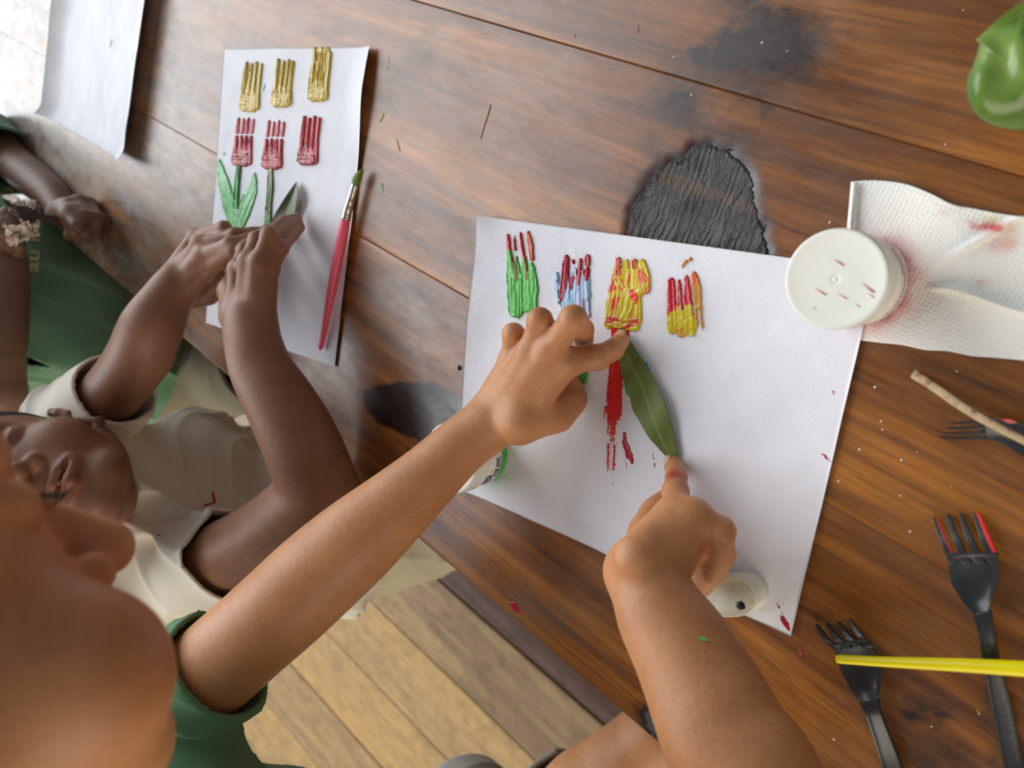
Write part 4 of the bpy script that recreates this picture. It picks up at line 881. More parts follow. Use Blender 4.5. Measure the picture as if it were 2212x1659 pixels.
F = Field(0.0032); F.chain([h1a, h1a + (k1a - h1a) * 0.5, h1a + (k1a - h1a) * 0.88], [0.066, 0.062, 0.066], 0.015); F.chain([h1b, h1b + (k1b - h1b) * 0.8], [0.066, 0.058], 0.015); F.ell(hip1, R1t, (0.10, 0.078, 0.08), 0.02)
shell(F, 0.006, [(h1a + (k1a - h1a) * 0.80, k1a - h1a, 0.1), (h1b + (k1b - h1b) * 0.75, k1b - h1b, 0.1), (hip1 - dn1 * 0.075, -dn1, 0.4)], lambda P: folds(P, [(1, -0.6, 0.3)], [0.004], [60], 9))
o = F.mesh('shorts', far, M_khaki); o['label'] = 'khaki shorts'
# lettering on the shirt: text projected onto the cloth along the chest normal
bv1 = BVHTree.FromPolygons([vv.co.copy() for vv in shirt1.data.vertices], [tuple(p.vertices) for p in shirt1.data.polygons])
M_letter = simple('cream_print', lin(214, 208, 160), 0.8)
def text_mesh(body, size, bold=0.0):
    cu = bpy.data.curves.new('t', 'FONT'); cu.body = body; cu.size = size; cu.offset = bold; cu.resolution_u = 4; ob = bpy.data.objects.new('t', cu); COL.objects.link(ob)
    dg = bpy.context.evaluated_depsgraph_get(); me = bpy.data.meshes.new_from_object(ob.evaluated_get(dg)); bpy.data.objects.remove(ob); bm = bmesh.new(); bm.from_mesh(me)
    bmesh.ops.subdivide_edges(bm, edges=bm.edges[:], cuts=1); bmesh.ops.triangulate(bm, faces=bm.faces[:])
    V = [np.array(v_.co) for v_ in bm.verts]; Fc = [tuple(x.index for x in f.verts) for f in bm.faces]; bm.free(); return V, Fc
for body, p0, p1, hh, sz in (('au maro', (82, 590), (92, 412), 28, 1), ('D', (62, 600), (60, 556), 34, 1), ('h', (30, 440), (28, 404), 34, 1)):
    V, Fc = text_mesh(body, 1.0, 0.02); A = np.array(V); w_ = A[:, 0].max()
    b = np.array(p0, float); e = np.array(p1, float) - b; up_ = np.array([-1.0, -0.12])
    P3 = []
    ok = True
    for x, y, _ in A:
        q = b + e * (x / w_) + up_ * (y / 0.7) * hh; p, n_ = on_surface(bv1, *q)
        if p is None:
            nr = bv1.find_nearest(Vector(tuple(PD(q[0], q[1], 1.0)))); p, n_ = np.array(nr[0]), np.array(nr[1])
        P3.append(p + n_ * 0.001)
    if ok: mesh('lettering', P3, Fc, shirt1, M_letter, False)

# ------------------------------------------------------------------ leaves
def leaf_mat(name, c1, c2, vein):
    n = NT(name); v = n.coord(); a = n.attr('vein'); b = n.attr('cross')
    wv = n.math('SINE', n.math('MULTIPLY', b, 60.0)); c = n.ramp(n.noise(v, 60, 4), [(0.3, c1), (0.7, c2)])
    c = n.mix(n.math('MULTIPLY', n.ramp(wv, [(0.7, g3(0)), (1.0, g3(1))]), 0.22), c, vein); c = n.mix(n.math('MULTIPLY', a, 0.75), c, vein)
    n.p(col=c, rough=0.38, spec=0.45, normal=n.bump(n.math('ADD', wv, n.noise(v, 300, 3)), 0.25, 0.0006)); return n.m
def leaf(name, label, left, right, hf, mat, n=46, m=24, parent=None):
    Lf = smooth_path(np.array(left, float), n); Rt_ = smooth_path(np.array(right, float), n); V = []; ve = []; cr = []
    for i in range(n):
        for j in range(m + 1):
            s_ = j / m; q = Lf[i] * (1 - s_) + Rt_[i] * s_; h = hf(i / (n - 1), s_); V.append(PH(q[0], q[1], h)); dd = abs(s_ - 0.5); ve.append(math.exp(-(dd / 0.03) ** 2)); cr.append(dd * 2.0 + 0.2 * i / n)
    V = np.array(V); Q = gridfaces(n, m + 1); N = len(V)
    B = V.copy(); B[:, 2] -= 0.0004; me = qmesh(name, np.r_[V, B], np.r_[Q, Q[:, ::-1] + N]); setf(me, ve + ve, 'vein'); setf(me, cr + cr, 'cross')
    o_ = link(name, me, parent, mat)
    if label: tag(o_, label, 'leaf')
    return o_
M_leaf = leaf_mat('green_leaf', lin(92, 112, 50), lin(118, 134, 68), lin(150, 160, 84))
leaf('leaf', 'long pointed green leaf held flat between two fingertips on the white paper', [(1334, 708), (1336, 740), (1338, 774), (1341, 804), (1348, 824), (1360, 856), (1367, 887), (1380, 908), (1400, 943), (1419, 965), (1443, 991)],
     [(1338, 708), (1350, 724), (1364, 742), (1390, 782), (1411, 817), (1426, 848), (1439, 884), (1450, 921), (1458, 956), (1463, 980), (1460, 994)],
     lambda t, s_: 0.0046 + 0.0035 * math.sin(math.pi * t) ** 0.6 * (0.3 + abs(s_ - 0.45)) + 0.0012 * math.sin(t * 17 + s_ * 4) * math.sin(math.pi * t), M_leaf)
M_leaf2 = leaf_mat('dull_leaf', lin(108, 116, 96), lin(138, 144, 124), lin(70, 74, 58))
leaf('leaf', 'small grey-green leaf under the fingertips on the tulip paper', [(640, 393), (624, 414), (604, 445), (592, 466), (582, 492), (572, 508)], [(641, 393), (643, 408), (641, 432), (637, 456), (630, 480), (610, 500)],
     lambda t, s_: 0.0050 + 0.008 * math.sin(math.pi * min(1, t * 1.2)) * abs(s_ - 0.5) * 1.2, M_leaf2, 30, 16)
# broad leaf of a plant standing at the right edge
def big_leaf():
    n = NT('glossy_leaf'); v = n.coord(); n.p(col=n.ramp(n.noise(v, 30, 4, 0.5, 0.6), [(0.3, lin(66, 98, 30)), (0.5, lin(104, 136, 56)), (0.72, lin(150, 176, 92))]), rough=0.25, spec=0.55, normal=n.bump(n.noise(v, 90, 4), 0.25, 0.002)); return n.m
M_bigleaf = big_leaf()
pl = thing('potted_plant', 'plant with broad glossy green leaves at the top right edge', 'plant', (0.12, 0.20, TZ))
def ringleaf(out, d0, hgt, name='leaf'):
    out = smooth_path(np.array(out + [out[0]], float), 60)[:-1]; c = out.mean(0); V = []; R_ = 9
    for r in range(R_ + 1):
        f = 1 - r / R_ * 0.999
        for q in out:
            p = c + (q - c) * f; d = d0 - hgt * (1 - f * f) + 0.006 * math.sin(p[0] * 0.03) * (1 - f) ; d = d + 0.004 * (f ** 6)
            V.append(PD(p[0], p[1], d))
    V = np.array(V); Q = gridfaces(R_ + 1, 59 if len(out) == 59 else len(out), wrap=True); N = len(V); B = V - np.array([0, 0, 0.0012])
    S = np.array([(i, (i + 1) % len(out), N + (i + 1) % len(out), N + i) for i in range(len(out))])
    me = qmesh(name, np.r_[V, B], np.r_[Q, Q[:, ::-1] + N, S]); return link(name, me, pl, M_bigleaf)
ringleaf([(2210, 2), (2180, 22), (2150, 46), (2112, 82), (2109, 86), (2118, 90), (2111, 112), (2104, 135), (2091, 165), (2087, 192), (2093, 222), (2110, 248), (2140, 268), (2175, 278), (2230, 281), (2300, 250), (2350, 180), (2340, 80), (2280, 0), (2240, -20)], 0.33, 0.012)
def stemtube(a, b, r): 
    V, Fc = tube(smooth_path([a, (np.asarray(a) + np.asarray(b)) / 2 + np.array([0, 0, 0.01]), b], 8), [r] * 8, 10); mesh('stem', V, Fc, pl, M_bigleaf)
base = np.array([0.12, 0.20, TZ + 0.05]); stemtube(PD(2340, 120, 0.325), base, 0.003)
for k in range(4):
    a = k * 1.4 + 0.3; tip = base + np.array([0.09 * math.cos(a), abs(0.09 * math.sin(a)), 0.05]); 
    if tip[0] < 0.09: tip[0] = 0.16
    side = nrm(np.cross(tip - base, UP)); V = []
    for i in range(12):
        t = i / 11
        for j in range(7): V.append(base + (tip - base) * t + side * (j / 6 - 0.5) * 0.07 * math.sin(math.pi * min(1, t * 0.9 + 0.08)) + UP * 0.01 * math.sin(3 * t))
    me = qmesh('leaf', V, gridfaces(12, 7)); o_ = link('leaf', me, pl, M_bigleaf); o_.modifiers.new('s', 'SOLIDIFY').thickness = 0.0012
V, Fc = lathe([(0.0001, 0), (0.030, 0), (0.034, 0.04), (0.040, 0.055), (0.036, 0.055), (0.032, 0.045), (0.0001, 0.045)], (0.12, 0.20, TZ + 0.0002), 40)
mesh('pot', V, Fc, pl, simple('clay_pot', lin(150, 84, 56), 0.8))

# ------------------------------------------------------------------ paint jars
def plastic(name, col, rough=0.35): return simple(name, col, rough, 0.02, 20, 0.05, 0.0003, sss=0.05)
M_lid = plastic('white_lid', lin(236, 236, 226)); M_label = simple('label_paper', lin(240, 234, 222), 0.4, 0.02)
M_blue = simple('blue_ink', lin(60, 66, 150), 0.5); M_black = simple('black_ink', lin(50, 46, 52), 0.5); M_redink = simple('red_ink', lin(196, 50, 60), 0.5)
def jar(name, label, lpx, h, r, bodycol, deco, lidh=0.0135):
    top = PH(*lpx, h); c = np.array([top[0], top[1], TZ + deco['z']]); H = h - deco['z']
    t = thing(name, label, 'jar', c)
    rb = r * 0.935
    V, Fc = lathe([(0.0001, 0), (rb * 0.90, 0), (rb * 0.96, 0.0015), (rb, 0.005), (rb, H - 0.010), (rb * 0.97, H - 0.006), (rb * 0.97, H - 0.003), (0.0001, H - 0.003)], c, 72)
    n = NT(name + '_plastic'); n.p(col=bodycol, rough=0.2, trans=0.35, ior=1.4, spec=0.5); mesh('jar_body', V, Fc, t, n.m)
    zl = H - lidh
    V, Fc = lathe([(rb * 0.99, zl), (r, zl), (r * 1.005, zl + 0.001), (r * 0.998, H - 0.0022), (r * 0.985, H - 0.0006), (r * 0.955, H), (r * 0.90, H - 0.0004), (r * 0.5, H - 0.0006), (0.0036, H - 0.0006), (0.0030, H - 0.0006), (0.0022, H - 0.0007), (0.0016, H - 0.0012), (0.0007, H - 0.0004), (0.0001, H - 0.0003)], c, 96)
    lid = mesh('lid', V, Fc, t, M_lid); lid['label'] = 'round white screw lid'
    z0, z1 = 0.0085, zl - 0.0008; V = []; seg = 90
    for rr in (rb + 0.00005, rb + 0.00035):
        for z in (z0, z1):
            for k_ in range(seg): a = 2 * math.pi * k_ / seg; V.append((c[0] + rr * math.cos(a), c[1] + rr * math.sin(a), c[2] + z))
    Fc = []
    for k_ in range(seg):
        b = (k_ + 1) % seg; Fc += [(2 * seg + k_, 2 * seg + b, 3 * seg + b, 3 * seg + k_), (k_, 2 * seg + k_, 2 * seg + b, b)[::-1], (seg + k_, seg + b, 3 * seg + b, 3 * seg + k_)[::-1]]
    lb = mesh('paper_label', V, Fc, t, M_label)
    R_ = rb + 0.0005
    def wrap(x, y): a = deco['a0'] + x / R_; return (c[0] + R_ * math.cos(a), c[1] + R_ * math.sin(a), c[2] + y * deco.get('sy', 1.0))
    def patch(nm, poly, mat):
        b = bmesh.new(); vs = [b.verts.new((x, y, 0)) for x, y in poly]; b.faces.new(vs); bmesh.ops.triangulate(b, faces=b.faces[:]); bmesh.ops.subdivide_edges(b, edges=b.edges[:], cuts=3, use_grid_fill=True)
        Vv_ = [wrap(v_.co.x, v_.co.y) for v_ in b.verts]; Ff = [tuple(q.index for q in f.verts) for f in b.faces]; b.free(); mesh(nm, Vv_, Ff, lb, mat, False)
    def text(s_, x, y, size, mat, bold=0.0):
        Vt, Ft = text_mesh(s_, size, bold * size); w2 = max(v_[0] for v_ in Vt); mesh('lettering', [wrap(x + v_[0] - w2 / 2, y + v_[1]) for v_ in Vt], Ft, lb, mat, False)
    deco['f'](patch, text, z0, z1)
    return t, c, H
def el(cx_, cy_, a, b, n=14): return [(cx_ + a * math.cos(2 * math.pi * i / n), cy_ + b * math.sin(2 * math.pi * i / n)) for i in range(n)]
def deco_green(patch, text, z0, z1):
    patch('printed_oval', el(-0.009, 0.0215, 0.0068, 0.0062), simple('plum_ink', lin(60, 44, 78), 0.4)); 
    patch('printed_oval', [(x, y) for x, y in el(-0.0088, 0.0222, 0.0045, 0.0045)], simple('pale_blue_ink', lin(190, 226, 232), 0.4))
    text('ing pai', 0.0035, 0.0142, 0.0062, M_blue, 0.03); text('NATZAYA', 0.0035, 0.0105, 0.0040, M_black); text('----------', 0.001, 0.0192, 0.002, M_black)
    for x, y in ((0.0015, 0.0215), (-0.0015, 0.0170), (-0.0075, 0.0132), (-0.0105, 0.0140), (-0.004, 0.0262)): patch('printed_dot', el(x, y, 0.0006, 0.0006, 8), M_redink)
    patch('printed_band', [(-0.0200, 0.0200), (-0.0172, 0.0195), (-0.0172, z1 - 0.0002), (-0.0200, z1 - 0.0002)], simple('pink_ink', lin(236, 150, 160), 0.4))
    patch('printed_band', [(-0.0218, 0.0200), (-0.0202, 0.0200), (-0.0202, z1 - 0.0002), (-0.0218, z1 - 0.0002)], simple('maroon_ink', lin(150, 20, 60), 0.4))
    patch('printed_band', [(-0.0260, 0.0205), (-0.0220, 0.0200), (-0.0220, z1 - 0.0002), (-0.0260, z1 - 0.0002)], simple('orange_ink', lin(244, 164, 40), 0.4))
jar('paint_jar', 'jar of green paint with a white lid, half hidden under the outstretched forearm', (973, 990), 0.041, 0.0268, lin(70, 214, 60), dict(z=0.0030, a0=-0.64, sy=0.86, f=deco_green))
def deco_red(patch, text, z0, z1):
    x = -0.026
    r_ = random.Random(4)
    while x < 0.024:
        w_ = r_.choice((0.0004, 0.0007, 0.0011)); hh = r_.choice((0.0024, 0.0024, 0.0030)); patch('printed_bar', [(x, z0 + 0.006), (x + w_, z0 + 0.006), (x + w_, z0 + 0.006 + hh), (x, z0 + 0.006 + hh)], M_black); x += w_ + r_.choice((0.0005, 0.0008))
    text('. . . . . . . . . . .', -0.001, z0 + 0.0035, 0.0022, M_black)
    patch('printed_swoosh', [(-0.003, z0 + 0.0105), (0.004, z0 + 0.0125), (0.012, z0 + 0.0105), (0.013, z0 + 0.0115), (0.004, z0 + 0.0145), (-0.003, z0 + 0.0125)], simple('violet_ink', lin(110, 80, 110), 0.4))
    patch('printed_swoosh', [(0.004, z0 + 0.0148), (0.012, z0 + 0.0118), (0.012, z0 + 0.0135), (0.006, z0 + 0.016)], simple('tan_ink', lin(214, 170, 140), 0.4))
tr_, cR, HR = jar('paint_jar', 'jar of red paint with a smudged white lid standing on a paper towel', (1803, 603), 0.0555, 0.0247, lin(214, 24, 36), dict(z=0.0022, a0=0.05, f=deco_red))
def lidsmear(pts, w, s, c=(214, 130, 130), **k):
    # thin smears on the lid top
    q = [PH(x, y, 0.0554) for x, y in pts]; V, Fc = tube([p + np.array([0, 0, 0.0]) for p in q], [w * 0.3] + [w] * (len(q) - 1), 6, 0.12); mesh('paint_smear', V, Fc, tr_, simple('smear', lin(*c), 0.4))
for pts, w_ in (([(1800, 561), (1812, 567), (1822, 573)], 0.0004), ([(1760, 623), (1775, 632), (1784, 637)], 0.0004), ([(1807, 632), (1830, 646)], 0.0003), ([(1862, 612), (1878, 625), (1888, 631)], 0.0005), ([(1875, 634), (1888, 643)], 0.0003), ([(1758, 665), (1760, 667)], 0.0007), ([(1847, 656), (1857, 663)], 0.0003)):
    lidsmear(pts, w_, 0)

# ------------------------------------------------------------------ paper towel
def towel():
    top = smooth_path([(1840, 393), (1880, 390), (1920, 392), (1965, 400), (2010, 418), (2060, 442), (2110, 452), (2160, 462), (2212, 470), (2290, 486), (2380, 500)], 150)
    bot = smooth_path([(1807, 722), (1850, 733), (1900, 740), (1950, 745), (2000, 755), (2050, 758), (2100, 768), (2150, 772), (2212, 778), (2290, 786), (2380, 800)], 150)
    m = 110; V = []; C = []
    tw = np.array([PH(*p, 0.001)[:2] for p in top]); bw = np.array([PH(*p, 0.001)[:2] for p in bot])
    S = np.linspace(0, 1, m); G = tw[:, None] * (1 - S)[None, :, None] + bw[:, None] * S[None, :, None]
    X, Y = G[..., 0], G[..., 1]; Ti = np.linspace(0, 1, 150)[:, None] * np.ones((1, m)); Sj = S[None] * np.ones((150, 1))
    Z = 0.0016 + 0.0022 * (0.5 + 0.5 * fbm(X * 22, Y * 22, 31, 3)) + 0.0045 * np.abs(fbm(X * 14 + 5, Y * 30, 33, 2)) * np.clip(Ti * 4 - 0.5, 0, 1)
    Z += 0.006 * np.exp(-((Sj - 0.62 - 0.05 * np.sin(Ti * 9)) / 0.022) ** 2) * np.clip(Ti * 5 - 1.3, 0, 1)      # long crease
    Z += 0.003 * np.exp(-((Sj + Ti * 1.2 - 0.95) / 0.03) ** 2) * (Ti > 0.15)
    dj = np.hypot(X - cR[0], Y - cR[1]); Z = np.where(dj < 0.030, 0.0018, Z * np.clip((dj - 0.03) / 0.02, 0, 1) + 0.0018 * (1 - np.clip((dj - 0.03) / 0.02, 0, 1)))
    me = qmesh('paper_towel', np.stack([X, Y, TZ + Z], -1).reshape(-1, 3), gridfaces(150, m)[:, ::-1])
    C = np.ones((150 * m, 3)); Xf, Yf = X.ravel(), Y.ravel()
    def blot(px, py, r, col, amt, seed, asp=1.0):
        c = PH(px, py, 0.002); d = np.hypot(Xf - c[0], (Yf - c[1]) * asp) + 0.004 * fbm(Xf * 300, Yf * 300, seed, 2); mm = (amt / (1 + np.exp(np.clip((d - r) / 0.0012, -30, 30))))[:, None]
        C[:] = C * (1 - mm) + np.array(col) * mm
    d = dj.ravel(); mm = (0.75 * np.exp(-np.clip(d - 0.0235, 0, 1) / 0.0045) * np.clip(0.6 + fbm(Xf * 150, Yf * 150, 51, 3), 0, 1))[:, None]; C[:] = C * (1 - mm) + np.array([0.80, 0.28, 0.30]) * mm
    for px, py, r, am in ((2130, 490, 0.003, 0.95), (2145, 493, 0.0035, 1), (2160, 498, 0.003, 0.9), (2120, 488, 0.002, 0.9)): blot(px, py, r, (0.72, 0.05, 0.06), am, int(px), 2.0)
    for px, py, r, am in ((2165, 530, 0.006, 0.4), (2075, 445, 0.0014, 0.7), (2060, 435, 0.001, 0.7), (2100, 440, 0.002, 0.5), (2090, 478, 0.001, 0.6), (2040, 462, 0.001, 0.5), (2115, 610, 0.0012, 0.5), (2178, 525, 0.004, 0.4)): blot(px, py, r, (0.80, 0.30, 0.30), am, int(py), 1.5)
    blot(2140, 474, 0.003, (0.75, 0.72, 0.25), 0.6, 8, 2); blot(2190, 508, 0.005, (0.85, 0.72, 0.45), 0.4, 9); blot(2080, 432, 0.002, (0.8, 0.75, 0.3), 0.5, 10, 2)
    setcol(me, C)
    n = NT('embossed_towel'); v = n.coord('Object', (1, 1, 1), (0, 0, 0.6)); vo = n.n('ShaderNodeTexVoronoi'); n.set(vo, 'Vector', v); n.set(vo, 'Scale', 440.0); n.set(vo, 'Randomness', 0.25)
    n.p(col=n.mix(1.0, lin(246, 245, 239), n.attr('Col', 'Color'), 'MULTIPLY'), rough=0.85, spec=0.15, normal=n.bump(n.math('SUBTRACT', 1.0, vo.outputs[0]), 0.5, 0.0010)); 
    o_ = link('paper_towel', me, None, n.m); o_.modifiers.new('s', 'SOLIDIFY').thickness = 0.0006
    tag(o_, 'white embossed paper towel with red stains under the red paint jar', 'towel')
    # folded-over ply at the left edge
    L1 = smooth_path([(1838, 394), (1834, 440), (1831, 490), (1822, 600), (1808, 700)], 24); L2 = smooth_path([(1853, 394), (1848, 440), (1843, 490), (1836, 600), (1826, 705)], 24); V = []
    for a, b in zip(L1, L2):
        for s_ in (0, 0.33, 0.66, 1): q = a + (b - a) * s_; V.append(PH(q[0], q[1], 0.0060 - 0.0025 * (2 * s_ - 1) ** 2))
    me = qmesh('folded_edge', V, gridfaces(24, 4)); setcol(me, np.ones((96, 3))); f_ = link('folded_edge', me, o_, n.m); f_.modifiers.new('s', 'SOLIDIFY').thickness = 0.0006
towel()

# ------------------------------------------------------------------ forks
M_fork = simple('black_plastic', lin(44, 46, 48), 0.28, 0.15, 60, 0.2, 0.0004); M_fork_red = simple('red_paint_wet', lin(232, 50, 44), 0.25)
def strip(L, R_, th, name, parent, mat, dish=0.0):
    """solid strip between two 3D polylines"""
    n = len(L); m = 6; V = []
    for i in range(n):
        for j in range(m + 1):
            s_ = j / m; p = L[i] * (1 - s_) + R_[i] * s_; V.append(p - UP * (dish if np.isscalar(dish) else dish[i]) * (1 - (2 * s_ - 1) ** 2))
    for i in range(n):
        for j in range(m + 1): V.append(V[i * (m + 1) + j] - UP * th)
    N = n * (m + 1); Q = gridfaces(n, m + 1); Qs = [tuple(q) for q in Q] + [tuple(q[::-1] + N) for q in Q]
    loop = [i * (m + 1) for i in range(n)] + [(n - 1) * (m + 1) + j for j in range(1, m + 1)] + [i * (m + 1) + m for i in range(n - 2, -1, -1)] + [j for j in range(m - 1, 0, -1)]
    for i in range(len(loop)): a, b = loop[i], loop[(i + 1) % len(loop)]; Qs.append((b, a, a + N, b + N))
    o_ = mesh(name, V, Qs, parent, mat); md = o_.modifiers.new('b', 'BEVEL'); md.width = min(0.0004, th * 0.3); md.segments = 2; md.limit_method = 'ANGLE'; return o_
def fork(label, tips, roots, headpts, handle, mat=M_fork, red=(), group=None, H=PH, rw=None, flange=0.004):
    base = H(*handle[-1][0]); t = thing('plastic_fork', label, 'fork', base, group)
    n = len(tips)
    rl, rr = H(*roots[0]), H(*roots[1])
    wroot = np.linalg.norm(rr - rl) / (n + (n - 1) * 0.55)
    for i in range(n):
        s_ = (i * 1.55 + 0.5) * wroot / np.linalg.norm(rr - rl); c0 = rl + (rr - rl) * s_; c1 = H(*tips[i]); sd = nrm(rr - rl)
        ctr = smooth_path([c0 - (c1 - c0) * 0.06, c0, (c0 + c1) / 2 + UP * 0.0022, c1], 14); ws = np.interp(np.linspace(0, 1, 14), [0, 0.25, 0.7, 0.93, 1], [1, 1, 0.75, 0.5, 0.16]) * wroot / 2
        L = [c - sd * w_ for c, w_ in zip(ctr, ws)]; R_ = [c + sd * w_ for c, w_ in zip(ctr, ws)]
        tn = strip(L, R_, 0.0022, 'tine', t, mat)
        if i in red:
            a, b = red[i]; L2 = [c + sd * w_ * 0.75 + UP * 0.0002 for c, w_ in zip(ctr[5:], ws[5:])]; R2 = [c + sd * (w_ + 0.0004 + 0.0006 * b) + UP * 0.0001 for c, w_ in zip(ctr[5:], ws[5:])]
            strip(L2, R2, 0.0016, 'red_paint', tn, M_fork_red)
    L = smooth_path([H(*a) for a, b in headpts], 18); R_ = smooth_path([H(*b) for a, b in headpts], 18)
    strip(L, R_, 0.0018, 'fork_head', t, mat, 0.0022 * np.sin(np.linspace(0.1, math.pi, 18)))
    L = smooth_path([H(*a) for a, b in handle], 20); R_ = smooth_path([H(*b) for a, b in handle], 20)
    hd = strip(L, R_, 0.0022, 'handle', t, mat, -0.0006)
    for E_ in (L, R_):
        sd = [nrm(b - a) for a, b in zip(L, R_)]; sg = 1 if E_ is R_ else -1
        strip([e - sg * s_ * 0.0006 + UP * 0.0004 for e, s_ in zip(E_, sd)], [e + sg * s_ * 0.0006 + UP * 0.0004 for e, s_ in zip(E_, sd)], flange, 'rim', hd, mat)
    return t
fork('black plastic fork with red paint on its outer tine, handle under the yellow brush', [(2017, 1114, 0.003), (2046, 1111, 0.003), (2074, 1109, 0.003), (2105, 1107, 0.004)], [(2049, 1212, 0.014), (2155, 1210, 0.014)],
     [((2046, 1196, 0.0145), (2156, 1194, 0.0145)), ((2050, 1228, 0.0135), (2157, 1226, 0.0135)), ((2056, 1262, 0.013), (2155, 1262, 0.013)), ((2080, 1302, 0.014), (2140, 1302, 0.014)), ((2108, 1338, 0.018), (2134, 1336, 0.018))],
     [((2104, 1325, 0.018), (2138, 1322, 0.018)), ((2114, 1362, 0.018), (2144, 1360, 0.018)), ((2128, 1440, 0.014), (2158, 1440, 0.014)), ((2146, 1540, 0.009), (2184, 1536, 0.009)), ((2172, 1659, 0.005), (2208, 1655, 0.005)), ((2192, 1740, 0.005), (2236, 1734, 0.005))], red={0: (0, -0.2), 3: (0, 1.8)})
fork('clean black plastic fork lying under the tip of the yellow brush', [(1762, 1350, 0.003), (1785, 1348, 0.003), (1809, 1344, 0.003), (1834, 1338, 0.004)], [(1800, 1404, 0.013), (1884, 1394, 0.013)],
     [((1797, 1392, 0.0135), (1876, 1382, 0.0135)), ((1806, 1418, 0.0125), (1892, 1410, 0.0125)), ((1816, 1450, 0.012), (1904, 1450, 0.012)), ((1838, 1490, 0.013), (1900, 1490, 0.013)), ((1864, 1530, 0.017), (1892, 1526, 0.017))],
     [((1860, 1518, 0.017), (1896, 1515, 0.017)), ((1872, 1545, 0.017), (1900, 1543, 0.017)), ((1890, 1600, 0.012), (1920, 1595, 0.012)), ((1908, 1659, 0.008), (1942, 1652, 0.008)), ((1936, 1760, 0.005), (1976, 1750, 0.005))])
fork('black plastic fork with red paint under the thin stick at the right edge', [(2050, 914, 0.009), (2041, 925, 0.007), (2034, 935, 0.005), (2027, 944, 0.003)], [(2118, 906, 0.020), (2126, 950, 0.012)],
     [((2110, 906, 0.020), (2118, 948, 0.012)), ((2140, 903, 0.021), (2150, 954, 0.013)), ((2175, 905, 0.021), (2180, 968, 0.012)), ((2205, 914, 0.020), (2206, 984, 0.012)), ((2235, 940, 0.018), (2236, 998, 0.012))],
     [((2222, 930, 0.018), (2222, 990, 0.012)), ((2250, 960, 0.018), (2246, 1004, 0.014)), ((2300, 1000, 0.012), (2290, 1040, 0.010)), ((2420, 1080, 0.004), (2400, 1120, 0.004))], red={})
o = [PH(x, y, z) for x, y, z in ((2160, 905, 0.0225), (2175, 904, 0.0225), (2190, 908, 0.0225), (2196, 914, 0.021), (2178, 914, 0.0215))]
tf = [x for x in bpy.data.objects if x.name.startswith('plastic_fork')][-1]
mesh('red_paint', o, [(4, 3, 2, 1, 0)], tf, M_fork_red); 
M_fork_br = simple('brown_plastic', lin(60, 44, 40), 0.35, 0.1)
HD = lambda x, y, d: PD(x, y, d)
fork('dark fork held in the fist over the crumpled napkin', [(8, 430, 0.875), (16, 440, 0.88), (22, 452, 0.885), (30, 466, 0.89)][::-1], [(44, 472, 0.89), (32, 444, 0.885)][::1],
     [((46, 474, 0.890), (34, 444, 0.885)), ((56, 482, 0.893), (46, 444, 0.888)), ((70, 480, 0.897), (62, 448, 0.892)), ((82, 472, 0.90), (76, 458, 0.898))],
     [((78, 473, 0.90), (76, 459, 0.898)), ((100, 476, 0.908), (100, 465, 0.906)), ((130, 481, 0.92), (131, 470, 0.918)), ((150, 484, 0.925), (151, 474, 0.923))], mat=M_fork_br, H=HD, flange=0.002)

# ------------------------------------------------------------------ brushes and stick
def brush_body(t, pts, rads, col, trans=0.0, name='handle'):
    V, Fc = tube(smooth_path(pts, 30), np.interp(np.linspace(0, 1, 30), np.linspace(0, 1, len(rads)), rads), 18); n = NT(name + '_plastic'); v = n.coord()
    n.p(col=n.ramp(n.noise(v, 60, 3), [(0.3, tuple(c * 0.93 for c in col[:3]) + (1,)), (0.7, col)]), rough=0.25, sss=trans, spec=0.4)
    n.b.inputs['Subsurface Scale'].default_value = 0.004; return mesh(name, V, Fc, t, n.m)
t = thing('paint_brush', 'yellow-handled paint brush lying across two black forks', 'brush', PH(2212, 1440, 0.02))
brush_body(t, [PH(1812, 1424, 0.0185), PH(1816, 1424, 0.0185), PH(1920, 1430, 0.0190), PH(2080, 1437, 0.0200), PH(2230, 1446, 0.0205), PH(2480, 1462, 0.021)], [0.0011, 0.0024, 0.0027, 0.0034, 0.0038, 0.0040], lin(255, 238, 8), 0.2)
V, Fc = tube([PH(2480, 1462, 0.021), PH(2560, 1468, 0.021)], [0.0036, 0.0032], 18); mesh('ferrule', V, Fc, t, simple('steel', lin(200, 200, 200), 0.25, 0.05, metal=1.0))
V, Fc = tube([PH(2560, 1468, 0.021), PH(2600, 1471, 0.021), PH(2640, 1474, 0.021)], [0.0032, 0.0034, 0.0006], 14); mesh('bristles', V, Fc, t, simple('bristle', lin(120, 90, 50), 0.8))
t = thing('paint_brush', 'pink translucent paint brush with green bristles lying on the tulip paper', 'brush', PH(690, 753, 0.003))
brush_body(t, [PH(691, 753, 0.0065), PH(694, 746, 0.0065), PH(705, 690, 0.0075), PH(722, 600, 0.0085), PH(738, 520, 0.0090), PH(747, 472, 0.0090)], [0.0010, 0.0026, 0.0033, 0.0046, 0.0047, 0.0042], lin(255, 108, 134), 0.4)
V, Fc = tube(smooth_path([PH(747, 474, 0.009), PH(752, 452, 0.009), PH(760, 425, 0.0085), PH(768, 398, 0.008)], 20), [0.0043, 0.0044, 0.0041, 0.0042] + [0.004] * 4 + [0.0038, 0.0036] * 2 + [0.0034] * 8, 18)
mesh('ferrule', V, Fc, t, simple('ferrule_steel', lin(206, 200, 190), 0.22, 0.08, 60, metal=1.0))
